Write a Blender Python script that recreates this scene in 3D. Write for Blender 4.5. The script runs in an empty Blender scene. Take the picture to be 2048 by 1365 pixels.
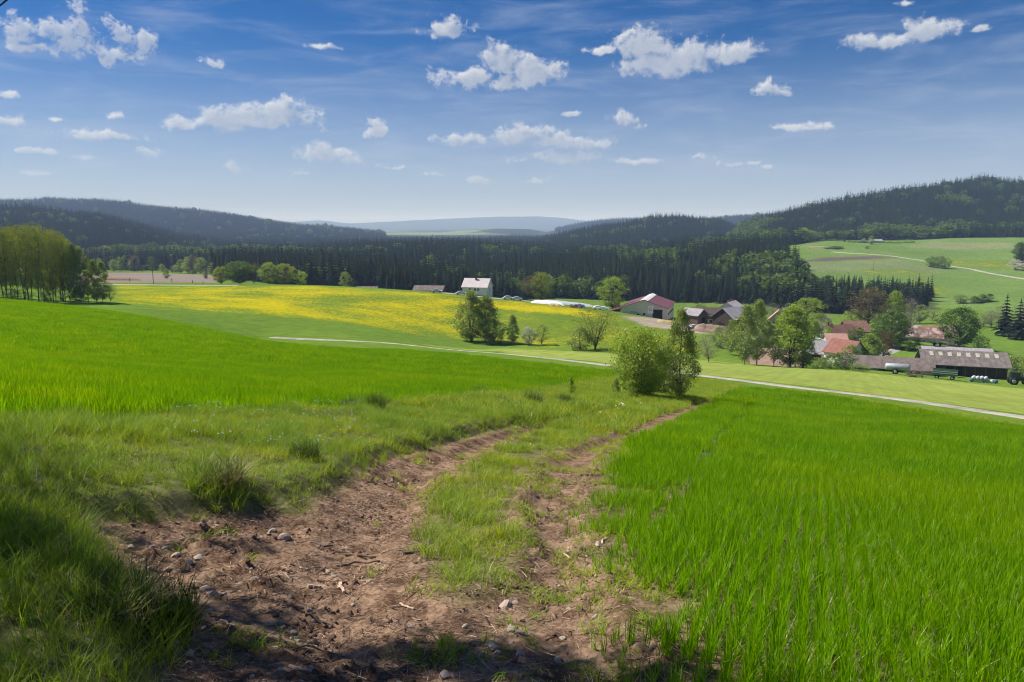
import bpy, bmesh, math, random
import numpy as np
from mathutils import Vector, Matrix, Euler

random.seed(7); RNG = np.random.default_rng(7)
SC = bpy.context.scene
COL = SC.collection

# ------------------------------------------------------------------ camera
FPX, PCX, PCY = 1536.0, 1024.0, 682.5
PITCH = math.atan(230.5 / FPX)
CP, SP = math.cos(PITCH), math.sin(PITCH)
cam_data = bpy.data.cameras.new('camera')
cam_data.sensor_width = 36.0; cam_data.lens = 27.0
cam_data.clip_start = 0.05; cam_data.clip_end = 60000.0
cam = bpy.data.objects.new('camera', cam_data); COL.objects.link(cam)
cam.location = (0, 0, 0); cam.rotation_euler = (math.pi / 2 - PITCH, 0, 0)
SC.camera = cam

# ------------------------------------------------------------------ sky, sun, exposure
SUN_AZ, SUN_EL = math.radians(-68), math.radians(50)     # left of the view direction, ahead of the camera
SUN_DIR = Vector((math.sin(SUN_AZ) * math.cos(SUN_EL), math.cos(SUN_AZ) * math.cos(SUN_EL), math.sin(SUN_EL)))
SC.view_settings.view_transform = 'Standard'; SC.view_settings.look = 'None'
SC.view_settings.gamma = 1.0; SC.view_settings.exposure = 0.78
SC.view_settings.use_curve_mapping = False
SC.cycles.use_denoising = True; SC.cycles.filter_width = 1.05
SC.cycles.max_bounces = 6; SC.cycles.transparent_max_bounces = 8
SC.cycles.diffuse_bounces = 3; SC.cycles.glossy_bounces = 2; SC.cycles.transmission_bounces = 3
SC.cycles.volume_bounces = 1
SC.cycles.sample_clamp_indirect = 4.0

sun_data = bpy.data.lights.new('sun', 'SUN'); sun_data.energy = 4.7; sun_data.angle = math.radians(0.53)
sun_data.color = (1.0, 0.95, 0.86)
sun = bpy.data.objects.new('sun', sun_data); COL.objects.link(sun)
sun.rotation_euler = (-SUN_DIR).to_track_quat('-Z', 'Y').to_euler()
sun.location = SUN_DIR * 50

class NT:
    """small helper to write node trees"""
    def __init__(s, tree): s.t = tree; s.n = tree.nodes; s.l = tree.links
    def node(s, typ, **kw):
        nd = s.n.new(typ)
        for k, v in kw.items(): setattr(nd, k, v)
        return nd
    def link(s, a, b): s.l.new(a, b)
    def put(s, sock, v):
        if isinstance(v, bpy.types.NodeSocket): s.l.new(v, sock)
        elif v is not None: sock.default_value = v
    def math(s, op, a, b=None, c=None, clamp=False):
        nd = s.n.new('ShaderNodeMath'); nd.operation = op; nd.use_clamp = clamp
        s.put(nd.inputs[0], a)
        if b is not None: s.put(nd.inputs[1], b)
        if c is not None: s.put(nd.inputs[2], c)
        return nd.outputs[0]
    def vmath(s, op, a, b=None, out=0):
        nd = s.n.new('ShaderNodeVectorMath'); nd.operation = op
        s.put(nd.inputs[0], a)
        if b is not None: s.put(nd.inputs[1], b)
        return nd.outputs[out]
    def mix(s, f, a, b, blend='MIX'):
        nd = s.n.new('ShaderNodeMix'); nd.data_type = 'RGBA'; nd.blend_type = blend
        s.put(nd.inputs[0], f)
        for i, v in ((6, a), (7, b)):
            if isinstance(v, (tuple, list)) and len(v) == 3: v = (*v, 1)
            s.put(nd.inputs[i], v)
        return nd.outputs[2]
    def smooth(s, x, lo, hi, a=0.0, b=1.0):
        nd = s.n.new('ShaderNodeMapRange'); nd.interpolation_type = 'SMOOTHSTEP'
        s.put(nd.inputs[0], x); nd.inputs[1].default_value = lo; nd.inputs[2].default_value = hi
        nd.inputs[3].default_value = a; nd.inputs[4].default_value = b
        return nd.outputs[0]
    def noise(s, vec, scale, detail=4.0, rough=0.55, dist=0.0, out=0, lac=2.0, dims='3D'):
        nd = s.n.new('ShaderNodeTexNoise'); nd.noise_dimensions = dims
        if vec is not None: s.l.new(vec, nd.inputs['Vector'])
        nd.inputs['Scale'].default_value = scale; nd.inputs['Detail'].default_value = detail
        nd.inputs['Roughness'].default_value = rough; nd.inputs['Distortion'].default_value = dist
        nd.inputs['Lacunarity'].default_value = lac
        return nd.outputs[out]
    def sep(s, v):
        nd = s.n.new('ShaderNodeSeparateXYZ'); s.l.new(v, nd.inputs[0]); return nd.outputs
    def comb(s, x, y, z=0.0):
        nd = s.n.new('ShaderNodeCombineXYZ'); s.put(nd.inputs[0], x); s.put(nd.inputs[1], y); s.put(nd.inputs[2], z)
        return nd.outputs[0]

# pixel of the 2048 x 1365 photograph -> viewing direction; used to find where things stand
def pix_dir(px, py):
    t = (PCY - py) / FPX
    return np.array([(px - PCX) / FPX, CP + t * SP, -SP + t * CP])
def pix_azel(px, py):
    d = pix_dir(px, py); d = d / np.linalg.norm(d)
    return math.atan2(d[0], d[1]), math.asin(d[2])

_perm = RNG.random((64, 256, 256)).astype(np.float32)
def vnoise(x, y, k=0):
    xi = np.floor(x).astype(np.int64); yi = np.floor(y).astype(np.int64)
    fx = x - xi; fy = y - yi
    fx = fx * fx * (3 - 2 * fx); fy = fy * fy * (3 - 2 * fy)
    T = _perm[k % 64]
    a = T[xi & 255, yi & 255]; b = T[(xi + 1) & 255, yi & 255]
    c = T[xi & 255, (yi + 1) & 255]; d = T[(xi + 1) & 255, (yi + 1) & 255]
    return (a * (1 - fx) + b * fx) * (1 - fy) + (c * (1 - fx) + d * fx) * fy
def fbm(x, y, scale, octv=4, k=0, gain=0.5):
    s = 0.0; amp = 1.0; tot = 0.0; f = 1.0 / scale
    for i in range(octv):
        s = s + amp * vnoise(x * f + 17.3 * i, y * f - 9.1 * i, k + i); tot += amp; amp *= gain; f *= 2.03
    return s / tot
def sstep(x, a, b):
    t = np.clip((np.asarray(x, dtype=float) - a) / (b - a), 0, 1); return t * t * (3 - 2 * t)

CLOUDS = [  # px, py, half width, half height, density
        (40,48,75,34,.80),(105,62,85,42,.82),(160,95,85,42,.82),(225,58,56,38,.80),(288,88,26,52,.85),(240,112,70,30,.75),(120,6,55,22,.72),(60,92,60,20,.6),(200,118,80,18,.6),
        (890,66,56,34,.9),(1005,122,48,34,1),(1075,140,54,34,1),(935,156,62,22,1),(1010,165,45,22,.95),
        (1285,98,70,40,1.05),(1375,112,85,38,1.05),(1475,108,55,22,1),(1205,104,42,17,.8),(1330,130,95,26,1),
        (1860,66,64,30,.95),(1765,86,72,17,.9),(1955,62,40,10,.55),(1535,178,50,22,.78),(640,93,34,13,.85),
        (462,240,58,28,1),(575,235,66,34,1.05),(365,247,42,15,.9),(520,252,100,12,.9),(225,270,98,17,.78),(240,232,42,14,.72),
        (742,250,22,18,.8),(750,270,28,13,.85),(915,278,50,16,.95),(1035,272,60,28,1),(1120,286,70,17,.95),(1190,292,44,18,.95),
        (1140,318,95,15,.85),(1270,325,50,11,.78),(640,308,70,17,.9),(715,325,38,15,.85),(1245,236,34,16,.85),(1275,250,22,9,.7),
        (1605,258,54,11,.9),(10,190,28,12,.85),(10,238,46,18,.85),(470,338,38,18,.7),(290,302,50,14,.62),(60,305,62,9,.55),
        (955,365,34,9,.55),(1075,364,44,11,.58),(1400,318,26,10,.65),(805,335,40,8,.62),(1815,8,30,9,.75),(1140,230,24,7,.62),
        (110,238,24,7,.7),(428,122,34,14,.5),(1485,252,20,6,.6),(1480,330,60,8,.3),(590,345,60,14,.5),(90,350,60,9,.45),(180,318,40,8,.45),(870,350,30,7,.4),(1535,336,20,6,.45)]
def cloud_map():
    """cumulus field as (alpha, light) over azimuth -47..47 deg and elevation -1..23 deg"""
    W, H = 2400, 620
    A0, A1, E0, E1 = math.radians(-47), math.radians(47), math.radians(-1), math.radians(23)
    xs = np.linspace(A0, A1, W); ys = np.linspace(E0, E1, H)
    AZ, EL = np.meshgrid(xs, ys)
    k = 1536.0
    GX, GY = AZ * k, EL * k                       # roughly photograph pixels
    wx = (fbm(GX, GY, 60, 4, 11) - .5) * 36 + (fbm(GX, GY, 16, 3, 31) - .5) * 12
    wy = (fbm(GX, GY, 60, 4, 21) - .5) * 30 + (fbm(GX, GY, 16, 3, 41) - .5) * 10
    def billow(sc, o, kk):
        s = 0; a = 1; t = 0; f = 1 / sc
        for i in range(o):
            n = vnoise((GX + wx * .6) * f + 7.7 * i, (GY + wy * .6) * f - 3.1 * i, kk + i)
            s = s + a * (1 - np.abs(2 * n - 1)); t += a; a *= .56; f *= 2.1
        return s / t
    B = billow(34, 5, 2) - .55
    Fn = fbm(GX + wx, GY + wy, 40, 6, 8, .58) - .5
    D = np.full(GX.shape, -3.0)
    Wisp = np.zeros(GX.shape)
    for (cx, cy, rx, ry, dn) in CLOUDS:
        a, e = pix_azel(cx, cy); a2, _ = pix_azel(cx + rx, cy); _, e2 = pix_azel(cx, cy - ry)
        ra, re = abs(a2 - a) * k * .95, abs(e2 - e) * k * .95
        i0, i1 = np.searchsorted(xs * k, [a * k - 2 * ra - 40, a * k + 2 * ra + 40]); j0, j1 = np.searchsorted(ys * k, [e * k - 2 * re - 40, e * k + 2 * re + 40])
        if i1 <= i0 or j1 <= j0: continue
        s = (slice(j0, j1), slice(i0, i1))
        amp = min(1.0, re / 13)
        dx = (GX[s] + wx[s] * amp - a * k) / (ra * 1.08); dy = (GY[s] + wy[s] * amp * .8 - e * k) / re
        dy = np.where(dy < 0, dy * 1.3, dy * .95)        # flatter underneath
        v = np.minimum(1, dn) * 1.0 - np.sqrt(dx * dx + dy * dy) * .95
        D[s] = np.maximum(D[s], v)
        if dn < .7 or (cx < 330 and cy < 140): Wisp[s] = np.maximum(Wisp[s], np.clip(1.3 - np.hypot(dx, dy), 0, 1))
    F2 = fbm(GX + wx * .5, GY * 1.3, 15, 5, 50, .6) - .5
    F3 = fbm(GX + wx * .8, GY + wy, 7, 4, 12, .62) - .5
    D = D + B * .80 + Fn * (1.15 + 1.2 * Wisp) + F2 * (.85 + .7 * Wisp) + F3 * (.45 + .5 * Wisp) + .15
    T = np.clip(D, 0, 2)
    alpha = (1 - np.exp(-3.4 * T)) * sstep(T, -.04, .72)
    alpha = np.where(Wisp > 0, alpha * (1 - .22 * np.clip(Wisp * 2, 0, 1)), alpha)
    alpha = alpha * .96
    tau = np.zeros(GX.shape)
    px_ = W / (A1 - A0) / k
    for s in (3, 7, 12, 18, 26, 36):
        sx, sy = int(-s * .45 * px_), int(s * .9 * px_)
        sh = np.roll(np.roll(T, -sy, 0), -sx, 1); sh[-max(sy, 1):] = 0
        tau += sh * (1.0 if s < 15 else 1.5)
    light = np.exp(-.62 * tau)
    light = np.clip(.08 + 1.0 * light + .45 * (B + .08) + .25 * F2, 0, 1)
    return W, H, alpha, light

def build_world():
    w = bpy.data.worlds.new('World'); SC.world = w; w.use_nodes = True
    t = w.node_tree; t.nodes.clear(); N = NT(t)
    sky = N.node('ShaderNodeTexSky'); sky.sky_type = 'NISHITA'; sky.sun_disc = False
    sky.sun_elevation = SUN_EL; sky.sun_rotation = SUN_AZ
    sky.altitude = 900; sky.air_density = 1.0; sky.dust_density = 0.5; sky.ozone_density = 2.5
    geo = N.node('ShaderNodeTexCoord')
    d = N.vmath('NORMALIZE', geo.outputs['Generated'])
    x, y, z = N.sep(d)
    az = N.math('ARCTAN2', x, y); el = N.math('ARCSINE', z)
    # the cloud field seen ahead goes on, mirrored, all the way round and overhead
    A = math.radians(47); E0, E1 = math.radians(-1), math.radians(23)
    u = N.math('DIVIDE', N.math('PINGPONG', N.math('ADD', az, A + 8 * A), 2 * A), 2 * A)
    v = N.math('PINGPONG', N.math('DIVIDE', N.math('SUBTRACT', el, E0), E1 - E0), 1.0)
    W, H, al, li = cloud_map()
    img = bpy.data.images.new('cloud_field', W, H, alpha=True, float_buffer=True, is_data=True)
    buf = np.ones((H, W, 4), dtype=np.float32); buf[..., 0] = al; buf[..., 1] = li; buf[..., 2] = 0
    img.pixels.foreach_set(buf.ravel()); img.update()
    tex = N.node('ShaderNodeTexImage'); tex.image = img; tex.extension = 'EXTEND'; tex.interpolation = 'Linear'
    N.link(N.comb(u, v, 0.0), tex.inputs[0])
    sc = N.node('ShaderNodeSeparateColor'); N.link(tex.outputs[0], sc.inputs[0])
    alpha, lit = sc.outputs[0], sc.outputs[1]
    ccol = N.mix(lit, CLOUD_DARK, CLOUD_LIT)
    cp = N.vmath('MULTIPLY', N.comb(az, el, 0.0), (5.0, 26.0, 1.0))
    mp = N.node('ShaderNodeMapping'); mp.inputs['Rotation'].default_value = (0, 0, math.radians(9)); N.link(cp, mp.inputs[0])
    ci = N.noise(mp.outputs[0], 1.5, 5.0, 0.58, 0.5)
    cirr = N.math('MULTIPLY', N.smooth(ci, 0.40, 0.80), 0.36)
    cirr = N.math('MULTIPLY', cirr, N.smooth(el, 0.0, 0.10)); cirr = N.math('MULTIPLY', cirr, 0.85)
    hs = N.node('ShaderNodeHueSaturation'); hs.inputs['Saturation'].default_value = SKY_SAT
    N.link(sky.outputs[0], hs.inputs['Color'])
    skyc = N.mix(1.0, hs.outputs[0], SKY_TINT, 'MULTIPLY')
    milk = N.smooth(el, 0.02, 0.23, 0.56, 0.0)            # pale haze gradient painted into the sky towards the horizon
    veil = N.math('SUBTRACT', 1.0, N.math('MULTIPLY', N.math('SUBTRACT', 1.0, cirr), N.math('SUBTRACT', 1.0, milk)))
    base = N.mix(veil, skyc, CIRRUS_HAZE)
    fade = N.smooth(el, 0.01, 0.17, 0.42, 0.97)         # low clouds stand behind more air
    col = N.mix(N.math('MULTIPLY', alpha, fade), base, ccol)
    bg = N.node('ShaderNodeBackground'); bg.inputs['Strength'].default_value = SKY_STRENGTH
    N.link(col, bg.inputs[0])
    out = N.node('ShaderNodeOutputWorld'); N.link(bg.outputs[0], out.inputs[0])
    w.cycles.sampling_method = 'MANUAL'; w.cycles.sample_map_resolution = 512
SKY_STRENGTH, SKY_SAT, SKY_TINT = 0.050, 1.50, (0.55, 0.65, 0.86)
CLOUD_DARK, CLOUD_LIT, CIRRUS_HAZE = (4.0, 4.8, 6.4), (9.9, 10.0, 10.2), (6.1, 6.9, 8.7)
build_world()

# ------------------------------------------------------------------ helpers
def tag(o, label=None, cat=None, group=None, kind=None):
    if label: o['label'] = label
    if cat: o['category'] = cat
    if group: o['group'] = group
    if kind: o['kind'] = kind
    return o
def mesh_from(name, V, F, mat=None, smooth=False, attrs=None):
    """V (n,3) array; F list of tuples or (m,k) array"""
    me = bpy.data.meshes.new(name)
    V = np.asarray(V, dtype=np.float32)
    if isinstance(F, np.ndarray):
        k = F.shape[1]; m = F.shape[0]
        me.vertices.add(len(V)); me.vertices.foreach_set('co', V.ravel())
        me.loops.add(m * k); me.loops.foreach_set('vertex_index', F.astype(np.int32).ravel())
        me.polygons.add(m); me.polygons.foreach_set('loop_start', np.arange(0, m * k, k, dtype=np.int32))
        try: me.polygons.foreach_set('loop_total', np.full(m, k, dtype=np.int32))
        except Exception: pass
        me.update(calc_edges=True)
    else:
        me.from_pydata([tuple(map(float, v)) for v in V], [], F); me.update()
    if smooth: me.polygons.foreach_set('use_smooth', np.ones(len(me.polygons), dtype=bool))
    if mat is not None:
        for m_ in (mat if isinstance(mat, (list, tuple)) else [mat]): me.materials.append(m_)
    if attrs:
        for an, (typ, arr) in attrs.items():
            a = me.attributes.new(an, typ, 'POINT')
            arr = np.asarray(arr, dtype=np.float32 if typ != 'INT' else np.int32)
            a.data.foreach_set({'FLOAT': 'value', 'INT': 'value', 'FLOAT_VECTOR': 'vector', 'FLOAT_COLOR': 'color'}[typ], arr.ravel())
    return me
def obj(name, me, parent=None, loc=None, rotz=0.0):
    o = bpy.data.objects.new(name, me); COL.objects.link(o)
    if parent is not None: o.parent = parent
    if loc is not None: o.location = loc
    if rotz: o.rotation_euler = (0, 0, rotz)
    return o
def empty(name, loc, rotz=0.0):
    o = bpy.data.objects.new(name, None); COL.objects.link(o); o.location = loc; o.rotation_euler = (0, 0, rotz)
    o.empty_display_size = 0.2
    return o


# ------------------------------------------------------------------ terrain height
CTRL = [  # px, py, distance: where points of the ground were read off
 (1024,1365,4.2),(0,1365,3.9),(2048,1365,4.4),(640,1150,6.2),(1000,1000,10.1),(300,1000,8.0),(1700,1000,11.2),(200,830,15),(1100,850,24),
 (700,800,26),(500,750,38),(100,680,58),(0,628,78),(0,608,96),(1300,797,41),(1000,760,45),(900,720,75),(1100,735,75),(1300,762,64),(1700,880,24),
 (1700,820,47),(1700,796,62),(2048,840,50),(2048,1000,12.5),(2048,900,23),(1480,769,75),(1200,732,100),(1000,708,125),(800,690,140),(520,676,150),
 (300,640,108),(400,660,120),(700,700,100),(150,617,120),
 (100,606,175),(230,606,182),(600,648,178),(800,671,188),(950,690,200),(1180,702,190),(1400,722,170),(1500,731,160),(1600,737,158),(1700,742,150),(1930,757,175),(2048,778,150),
 (1300,725,120),(1700,770,95),(2000,800,90),(230,571,310),(400,572,308),(600,571,305),(720,576,300),(900,588,300),(1000,598,300),(1100,608,295),(1215,622,285),
 (1300,639,272),(1400,658,264),(600,605,238),(900,640,240),(1100,652,235),(320,563,360),(320,547,600),(420,550,560),(1100,600,470),(1350,615,440),(1700,625,430),(1990,665,325),
 (1650,642,300),(1850,682,258),(1690,690,240),(1500,652,280),(1640,718,212),
 (1900,600,450),(1900,560,560),(1900,530,660),(1900,500,760),(1900,480,845),(2048,600,430),(2048,530,640),(2048,480,835),
 (1620,545,560),(1650,510,740),(1650,481,850),(1780,560,540)]
WCTRL = [  # x, y, z where the ground cannot be seen
 (0,0,-1.9),(-5,0,-1.35),(6,0,-2.25),(0,-4,-1.2),(-5,-4,-0.8),(5,-4,-1.6),
 (-14,15,-3.1),(-56,60,-6.5),(-160,175,-11),(-290,310,-18),(-560,600,-30),
 (11.5,12,-4.6),(46,50,-13.8),(140,150,-33),(280,300,-43),(420,450,-39),(780,840,-6),
 (-90,430,-37),(0,440,-43),(-160,900,-44),(0,1000,-45),(-600,1000,-44),(500,1100,-30),(900,1300,-20),(0,1800,-50),(-1300,2000,-50),(1500,2000,-50),
 (0,3500,-60),(3000,3500,-60),(-3000,3500,-60),(0,9000,-75),(9000,9000,-75),(-9000,9000,-75),(0,16000,-80),(16000,16000,-80),(-16000,16000,-80)]
def _uv(X, Y): return 2.0 * X / (Y + 8.0), np.log(np.maximum(Y + 8.0, 3.0))
_c = []
for (a, b, Y) in CTRL:
    d = pix_dir(a, b); _c.append((d[0] / d[1] * Y, Y, d[2] / d[1] * Y))
_c = np.array(_c + list(WCTRL), dtype=float)
_cu, _cv = _uv(_c[:, 0], _c[:, 1])
def _kern(r2): return 0.5 * r2 * np.log(r2 + 1e-12)
_n = len(_c)
_A = np.zeros((_n + 3, _n + 3))
_A[:_n, :_n] = _kern((_cu[:, None] - _cu) ** 2 + (_cv[:, None] - _cv) ** 2) + np.eye(_n) * 2e-4
_A[:_n, _n:] = np.stack([np.ones(_n), _cu, _cv], 1); _A[_n:, :_n] = _A[:_n, _n:].T
_wt = np.linalg.solve(_A, np.concatenate([_c[:, 2], np.zeros(3)]))
def base_z(X, Y):
    X = np.asarray(X, dtype=float); Y = np.asarray(Y, dtype=float); sh = X.shape
    u, v = _uv(X.ravel(), Y.ravel()); out = np.empty(u.size)
    for i in range(0, u.size, 20000):
        j = slice(i, i + 20000)
        K = _kern((u[j, None] - _cu) ** 2 + (v[j, None] - _cv) ** 2)
        out[j] = K @ _wt[:_n] + _wt[_n] + _wt[_n + 1] * u[j] + _wt[_n + 2] * v[j]
    return out.reshape(sh)
HILLS = [  # distance, width front/back, tree px to subtract, crest line (px, py of tree tops)
 ('right', 1330, 330, 500, 24, [(1380,520),(1440,470),(1480,440),(1550,420),(1700,390),(1800,370),(1950,348),(2048,352),(2300,372),(2700,400)]),
 ('back', 1750, 420, 500, 19, [(960,520),(1040,490),(1100,468),(1150,455),(1200,443),(1300,428),(1350,426),(1400,428),(1440,433),(1480,450),(1540,480),(1620,520)]),
 ('mid', 960, 300, 400, 30, [(380,560),(500,520),(600,497),(700,487),(820,483),(900,478),(960,479),(1040,488),(1100,495),(1180,508),(1240,516),(1320,512),(1400,500),(1480,500),(1560,515),(1640,560)]),
 ('left', 1500, 480, 600, 22, [(-700,380),(-200,395),(0,402),(100,408),(200,417),(280,437),(350,460),(450,478),(560,494),(680,510),(800,530)]),
 ('leftback', 3000, 800, 900, 11, [(-700,375),(-200,388),(60,399),(100,395),(200,397),(300,409),(400,418),(500,432),(600,447),(650,450),(700,454),(780,465),(850,474),(980,490)]),
 ('rightback', 3300, 700, 800, 10, [(1300,470),(1400,440),(1450,431),(1520,427),(1600,425),(2000,425),(2600,425)]),
 ('patch', 5200, 1100, 1000, 2, [(700,490),(800,476),(870,465),(930,459),(1000,455),(1060,457),(1110,466),(1200,480)]),
 ('ridge', 4600, 900, 900, 7, [(980,482),(1040,470),(1100,457),(1150,446),(1200,438),(1250,434),(1350,434),(1450,440)]),
 ('far', 12500, 1800, 1500, 0, [(-2000,446),(400,448),(560,446),(640,441),(700,447),(780,444),(850,440),(930,436),(1000,434),(1080,433),(1130,437),(1200,445),(1500,447),(3500,447)])]
def hill_z(X, Y, which=None):
    X = np.asarray(X, dtype=float); Y = np.asarray(Y, dtype=float)
    px = PCX + FPX * 1.011 * X / np.maximum(Y, 50.0)
    out = np.full(X.shape, -500.0)
    for (nm, Yr, wf, wb, tp, line) in HILLS:
        if which and nm not in which: continue
        L = np.array(line, dtype=float)
        py = np.interp(px, L[:, 0], L[:, 1]) + tp
        t = (PCY - py) / FPX
        zc = Yr * (-SP + t * CP) / (CP + t * SP)
        base = -50.0 - (30 if Yr > 4000 else 0)
        off = np.where((px < L[0, 0]) | (px > L[-1, 0]), np.minimum(np.abs(px - L[0, 0]), np.abs(px - L[-1, 0])) / 60.0, 0.0)
        dy = (Y - Yr) / np.where(Y < Yr, wf, wb)
        h = base + (zc - base) * np.exp(-dy * dy) * np.exp(-off * off)
        out = np.maximum(out, h)
    return out
def smax(a, b, k):
    h = np.clip(0.5 + 0.5 * (a - b) / k, 0, 1); return b + (a - b) * h + k * h * (1 - h)
def ground_z(X, Y):
    """broad shape of the land"""
    X = np.asarray(X, dtype=float); Y = np.asarray(Y, dtype=float)
    z = base_z(X, Y)
    far = Y > 380
    if np.any(far):
        Xf, Yf = X[far], Y[far]
        n = (fbm(Xf, Yf, 180.0, 4, 3) - 0.5) * 2
        w = sstep(Yf, 500, 1000)
        z[far] = smax(z[far], hill_z(Xf, Yf) + n * 3.0, 6.0) + n * w * 4.0 - 0.5 * 0
    return z
def gz(x, y): return float(ground_z(np.array([x], dtype=float), np.array([y], dtype=float))[0])
_YS = np.exp(np.linspace(math.log(2.5), math.log(1500), 900))
def hit(px, py, y0=2.5, y1=1500.0):
    """where the line of sight through a pixel meets the ground, searched between two distances"""
    d = pix_dir(px, py); Y = _YS[(_YS >= y0) & (_YS <= y1)]
    X = d[0] / d[1] * Y; f = ground_z(X, Y) - d[2] / d[1] * Y
    i = np.nonzero(f >= 0)[0]
    if len(i) and i[0] > 0:
        j = i[0]; a = f[j - 1] / (f[j - 1] - f[j]); Yh = Y[j - 1] + a * (Y[j] - Y[j - 1])
    elif len(i): Yh = Y[0]
    else: Yh = Y[np.argmin(np.abs(f) / Y)]
    return (d[0] / d[1] * Yh, Yh)
def hits(pts, y0=2.5, y1=1500.0): return np.array([hit(a, b, y0, y1) for a, b in pts])
def plan(px, Y): return ((px - PCX) / FPX / 1.0 * Y, Y)
def in_poly(X, Y, P):
    r = np.zeros(X.shape, dtype=bool); n = len(P); j = n - 1
    for i in range(n):
        xi, yi = P[i]; xj, yj = P[j]
        c = ((yi > Y) != (yj > Y))
        if abs(yj - yi) > 1e-9: r ^= c & (X < (xj - xi) * (Y - yi) / (yj - yi) + xi)
        j = i
    return r
def seg_dist(X, Y, P, closed=True):
    d = np.full(X.shape, 1e9); n = len(P)
    for i in range(n if closed else n - 1):
        a = P[i]; b = P[(i + 1) % n]; ab = (b[0] - a[0], b[1] - a[1]); L = ab[0] ** 2 + ab[1] ** 2 + 1e-9
        t = np.clip(((X - a[0]) * ab[0] + (Y - a[1]) * ab[1]) / L, 0, 1)
        d = np.minimum(d, np.hypot(X - a[0] - t * ab[0], Y - a[1] - t * ab[1]))
    return d
def sdist(X, Y, P):
    """signed distance to a polygon, negative inside"""
    d = seg_dist(X, Y, P); return np.where(in_poly(X, Y, P), -d, d)
# ------------------------------------------------------------------ materials
def new_mat(name):
    m = bpy.data.materials.new(name); m.use_nodes = True
    N = NT(m.node_tree); b = m.node_tree.nodes['Principled BSDF']; b.inputs['Roughness'].default_value = 0.8
    b.inputs['Specular IOR Level'].default_value = 0.25
    return m, N, b
def surf_mat(name, col, var=0.25, scale=1.0, rough=0.85, bump=0.0, col2=None, spec=0.2, metallic=0.0, stretch=None):
    """weathered plain surface: noise in colour, gloss and relief"""
    m, N, b = new_mat(name)
    tc = N.node('ShaderNodeTexCoord'); v = tc.outputs['Object']
    if stretch: v = N.vmath('MULTIPLY', v, stretch)
    n = N.noise(v, scale, 6.0, 0.62); n2 = N.noise(v, scale * 7.3, 4.0, 0.6)
    f = N.math('ADD', N.math('MULTIPLY', n, 0.65), N.math('MULTIPLY', n2, 0.35))
    c1 = tuple(c * (1 - var) for c in col); c2 = col2 or tuple(min(1, c * (1 + var)) for c in col)
    N.link(N.mix(N.smooth(f, 0.3, 0.7), c1, c2), b.inputs['Base Color'])
    b.inputs['Roughness'].default_value = rough; b.inputs['Specular IOR Level'].default_value = spec; b.inputs['Metallic'].default_value = metallic
    if bump:
        bp = N.node('ShaderNodeBump'); bp.inputs['Strength'].default_value = bump; bp.inputs['Distance'].default_value = 0.05
        N.link(f, bp.inputs['Height']); N.link(bp.outputs[0], b.inputs['Normal'])
    return m
def leaf_mat(name, c1, c2, trans=0.5, tint=(1.25, 1.15, 0.55), attr='tone', rnd=0.25, gloss=0.03, rough=0.45, patch=0.0, pcol=(1.0, 1.0, 1.0)):
    """thin leaves: light shines through them"""
    m = bpy.data.materials.new(name); m.use_nodes = True; m.node_tree.nodes.clear(); N = NT(m.node_tree)
    at = N.node('ShaderNodeAttribute'); at.attribute_name = attr
    oi = N.node('ShaderNodeObjectInfo')
    f = N.math('ADD', N.math('MULTIPLY', at.outputs['Fac'], 1.0 - rnd), N.math('MULTIPLY', oi.outputs['Random'], rnd))
    col = N.mix(f, c1, c2)
    if patch:
        g = N.node('ShaderNodeNewGeometry'); pn = N.smooth(N.noise(g.outputs['Position'], patch, 4.0, .6), .40, .64); col = N.mix(pn, col, N.mix(1.0, col, pcol, 'MULTIPLY'))
    df = N.node('ShaderNodeBsdfDiffuse'); N.link(col, df.inputs[0])
    tr = N.node('ShaderNodeBsdfTranslucent'); N.link(N.mix(1.0, col, tint, 'MULTIPLY'), tr.inputs[0])
    mx = N.node('ShaderNodeMixShader'); mx.inputs[0].default_value = trans
    N.link(df.outputs[0], mx.inputs[1]); N.link(tr.outputs[0], mx.inputs[2])
    gl = N.node('ShaderNodeBsdfGlossy'); gl.inputs['Roughness'].default_value = rough
    mg = N.node('ShaderNodeMixShader'); mg.inputs[0].default_value = gloss
    N.link(mx.outputs[0], mg.inputs[1]); N.link(gl.outputs[0], mg.inputs[2])
    o = N.node('ShaderNodeOutputMaterial'); N.link(mg.outputs[0], o.inputs[0])
    return m

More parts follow.
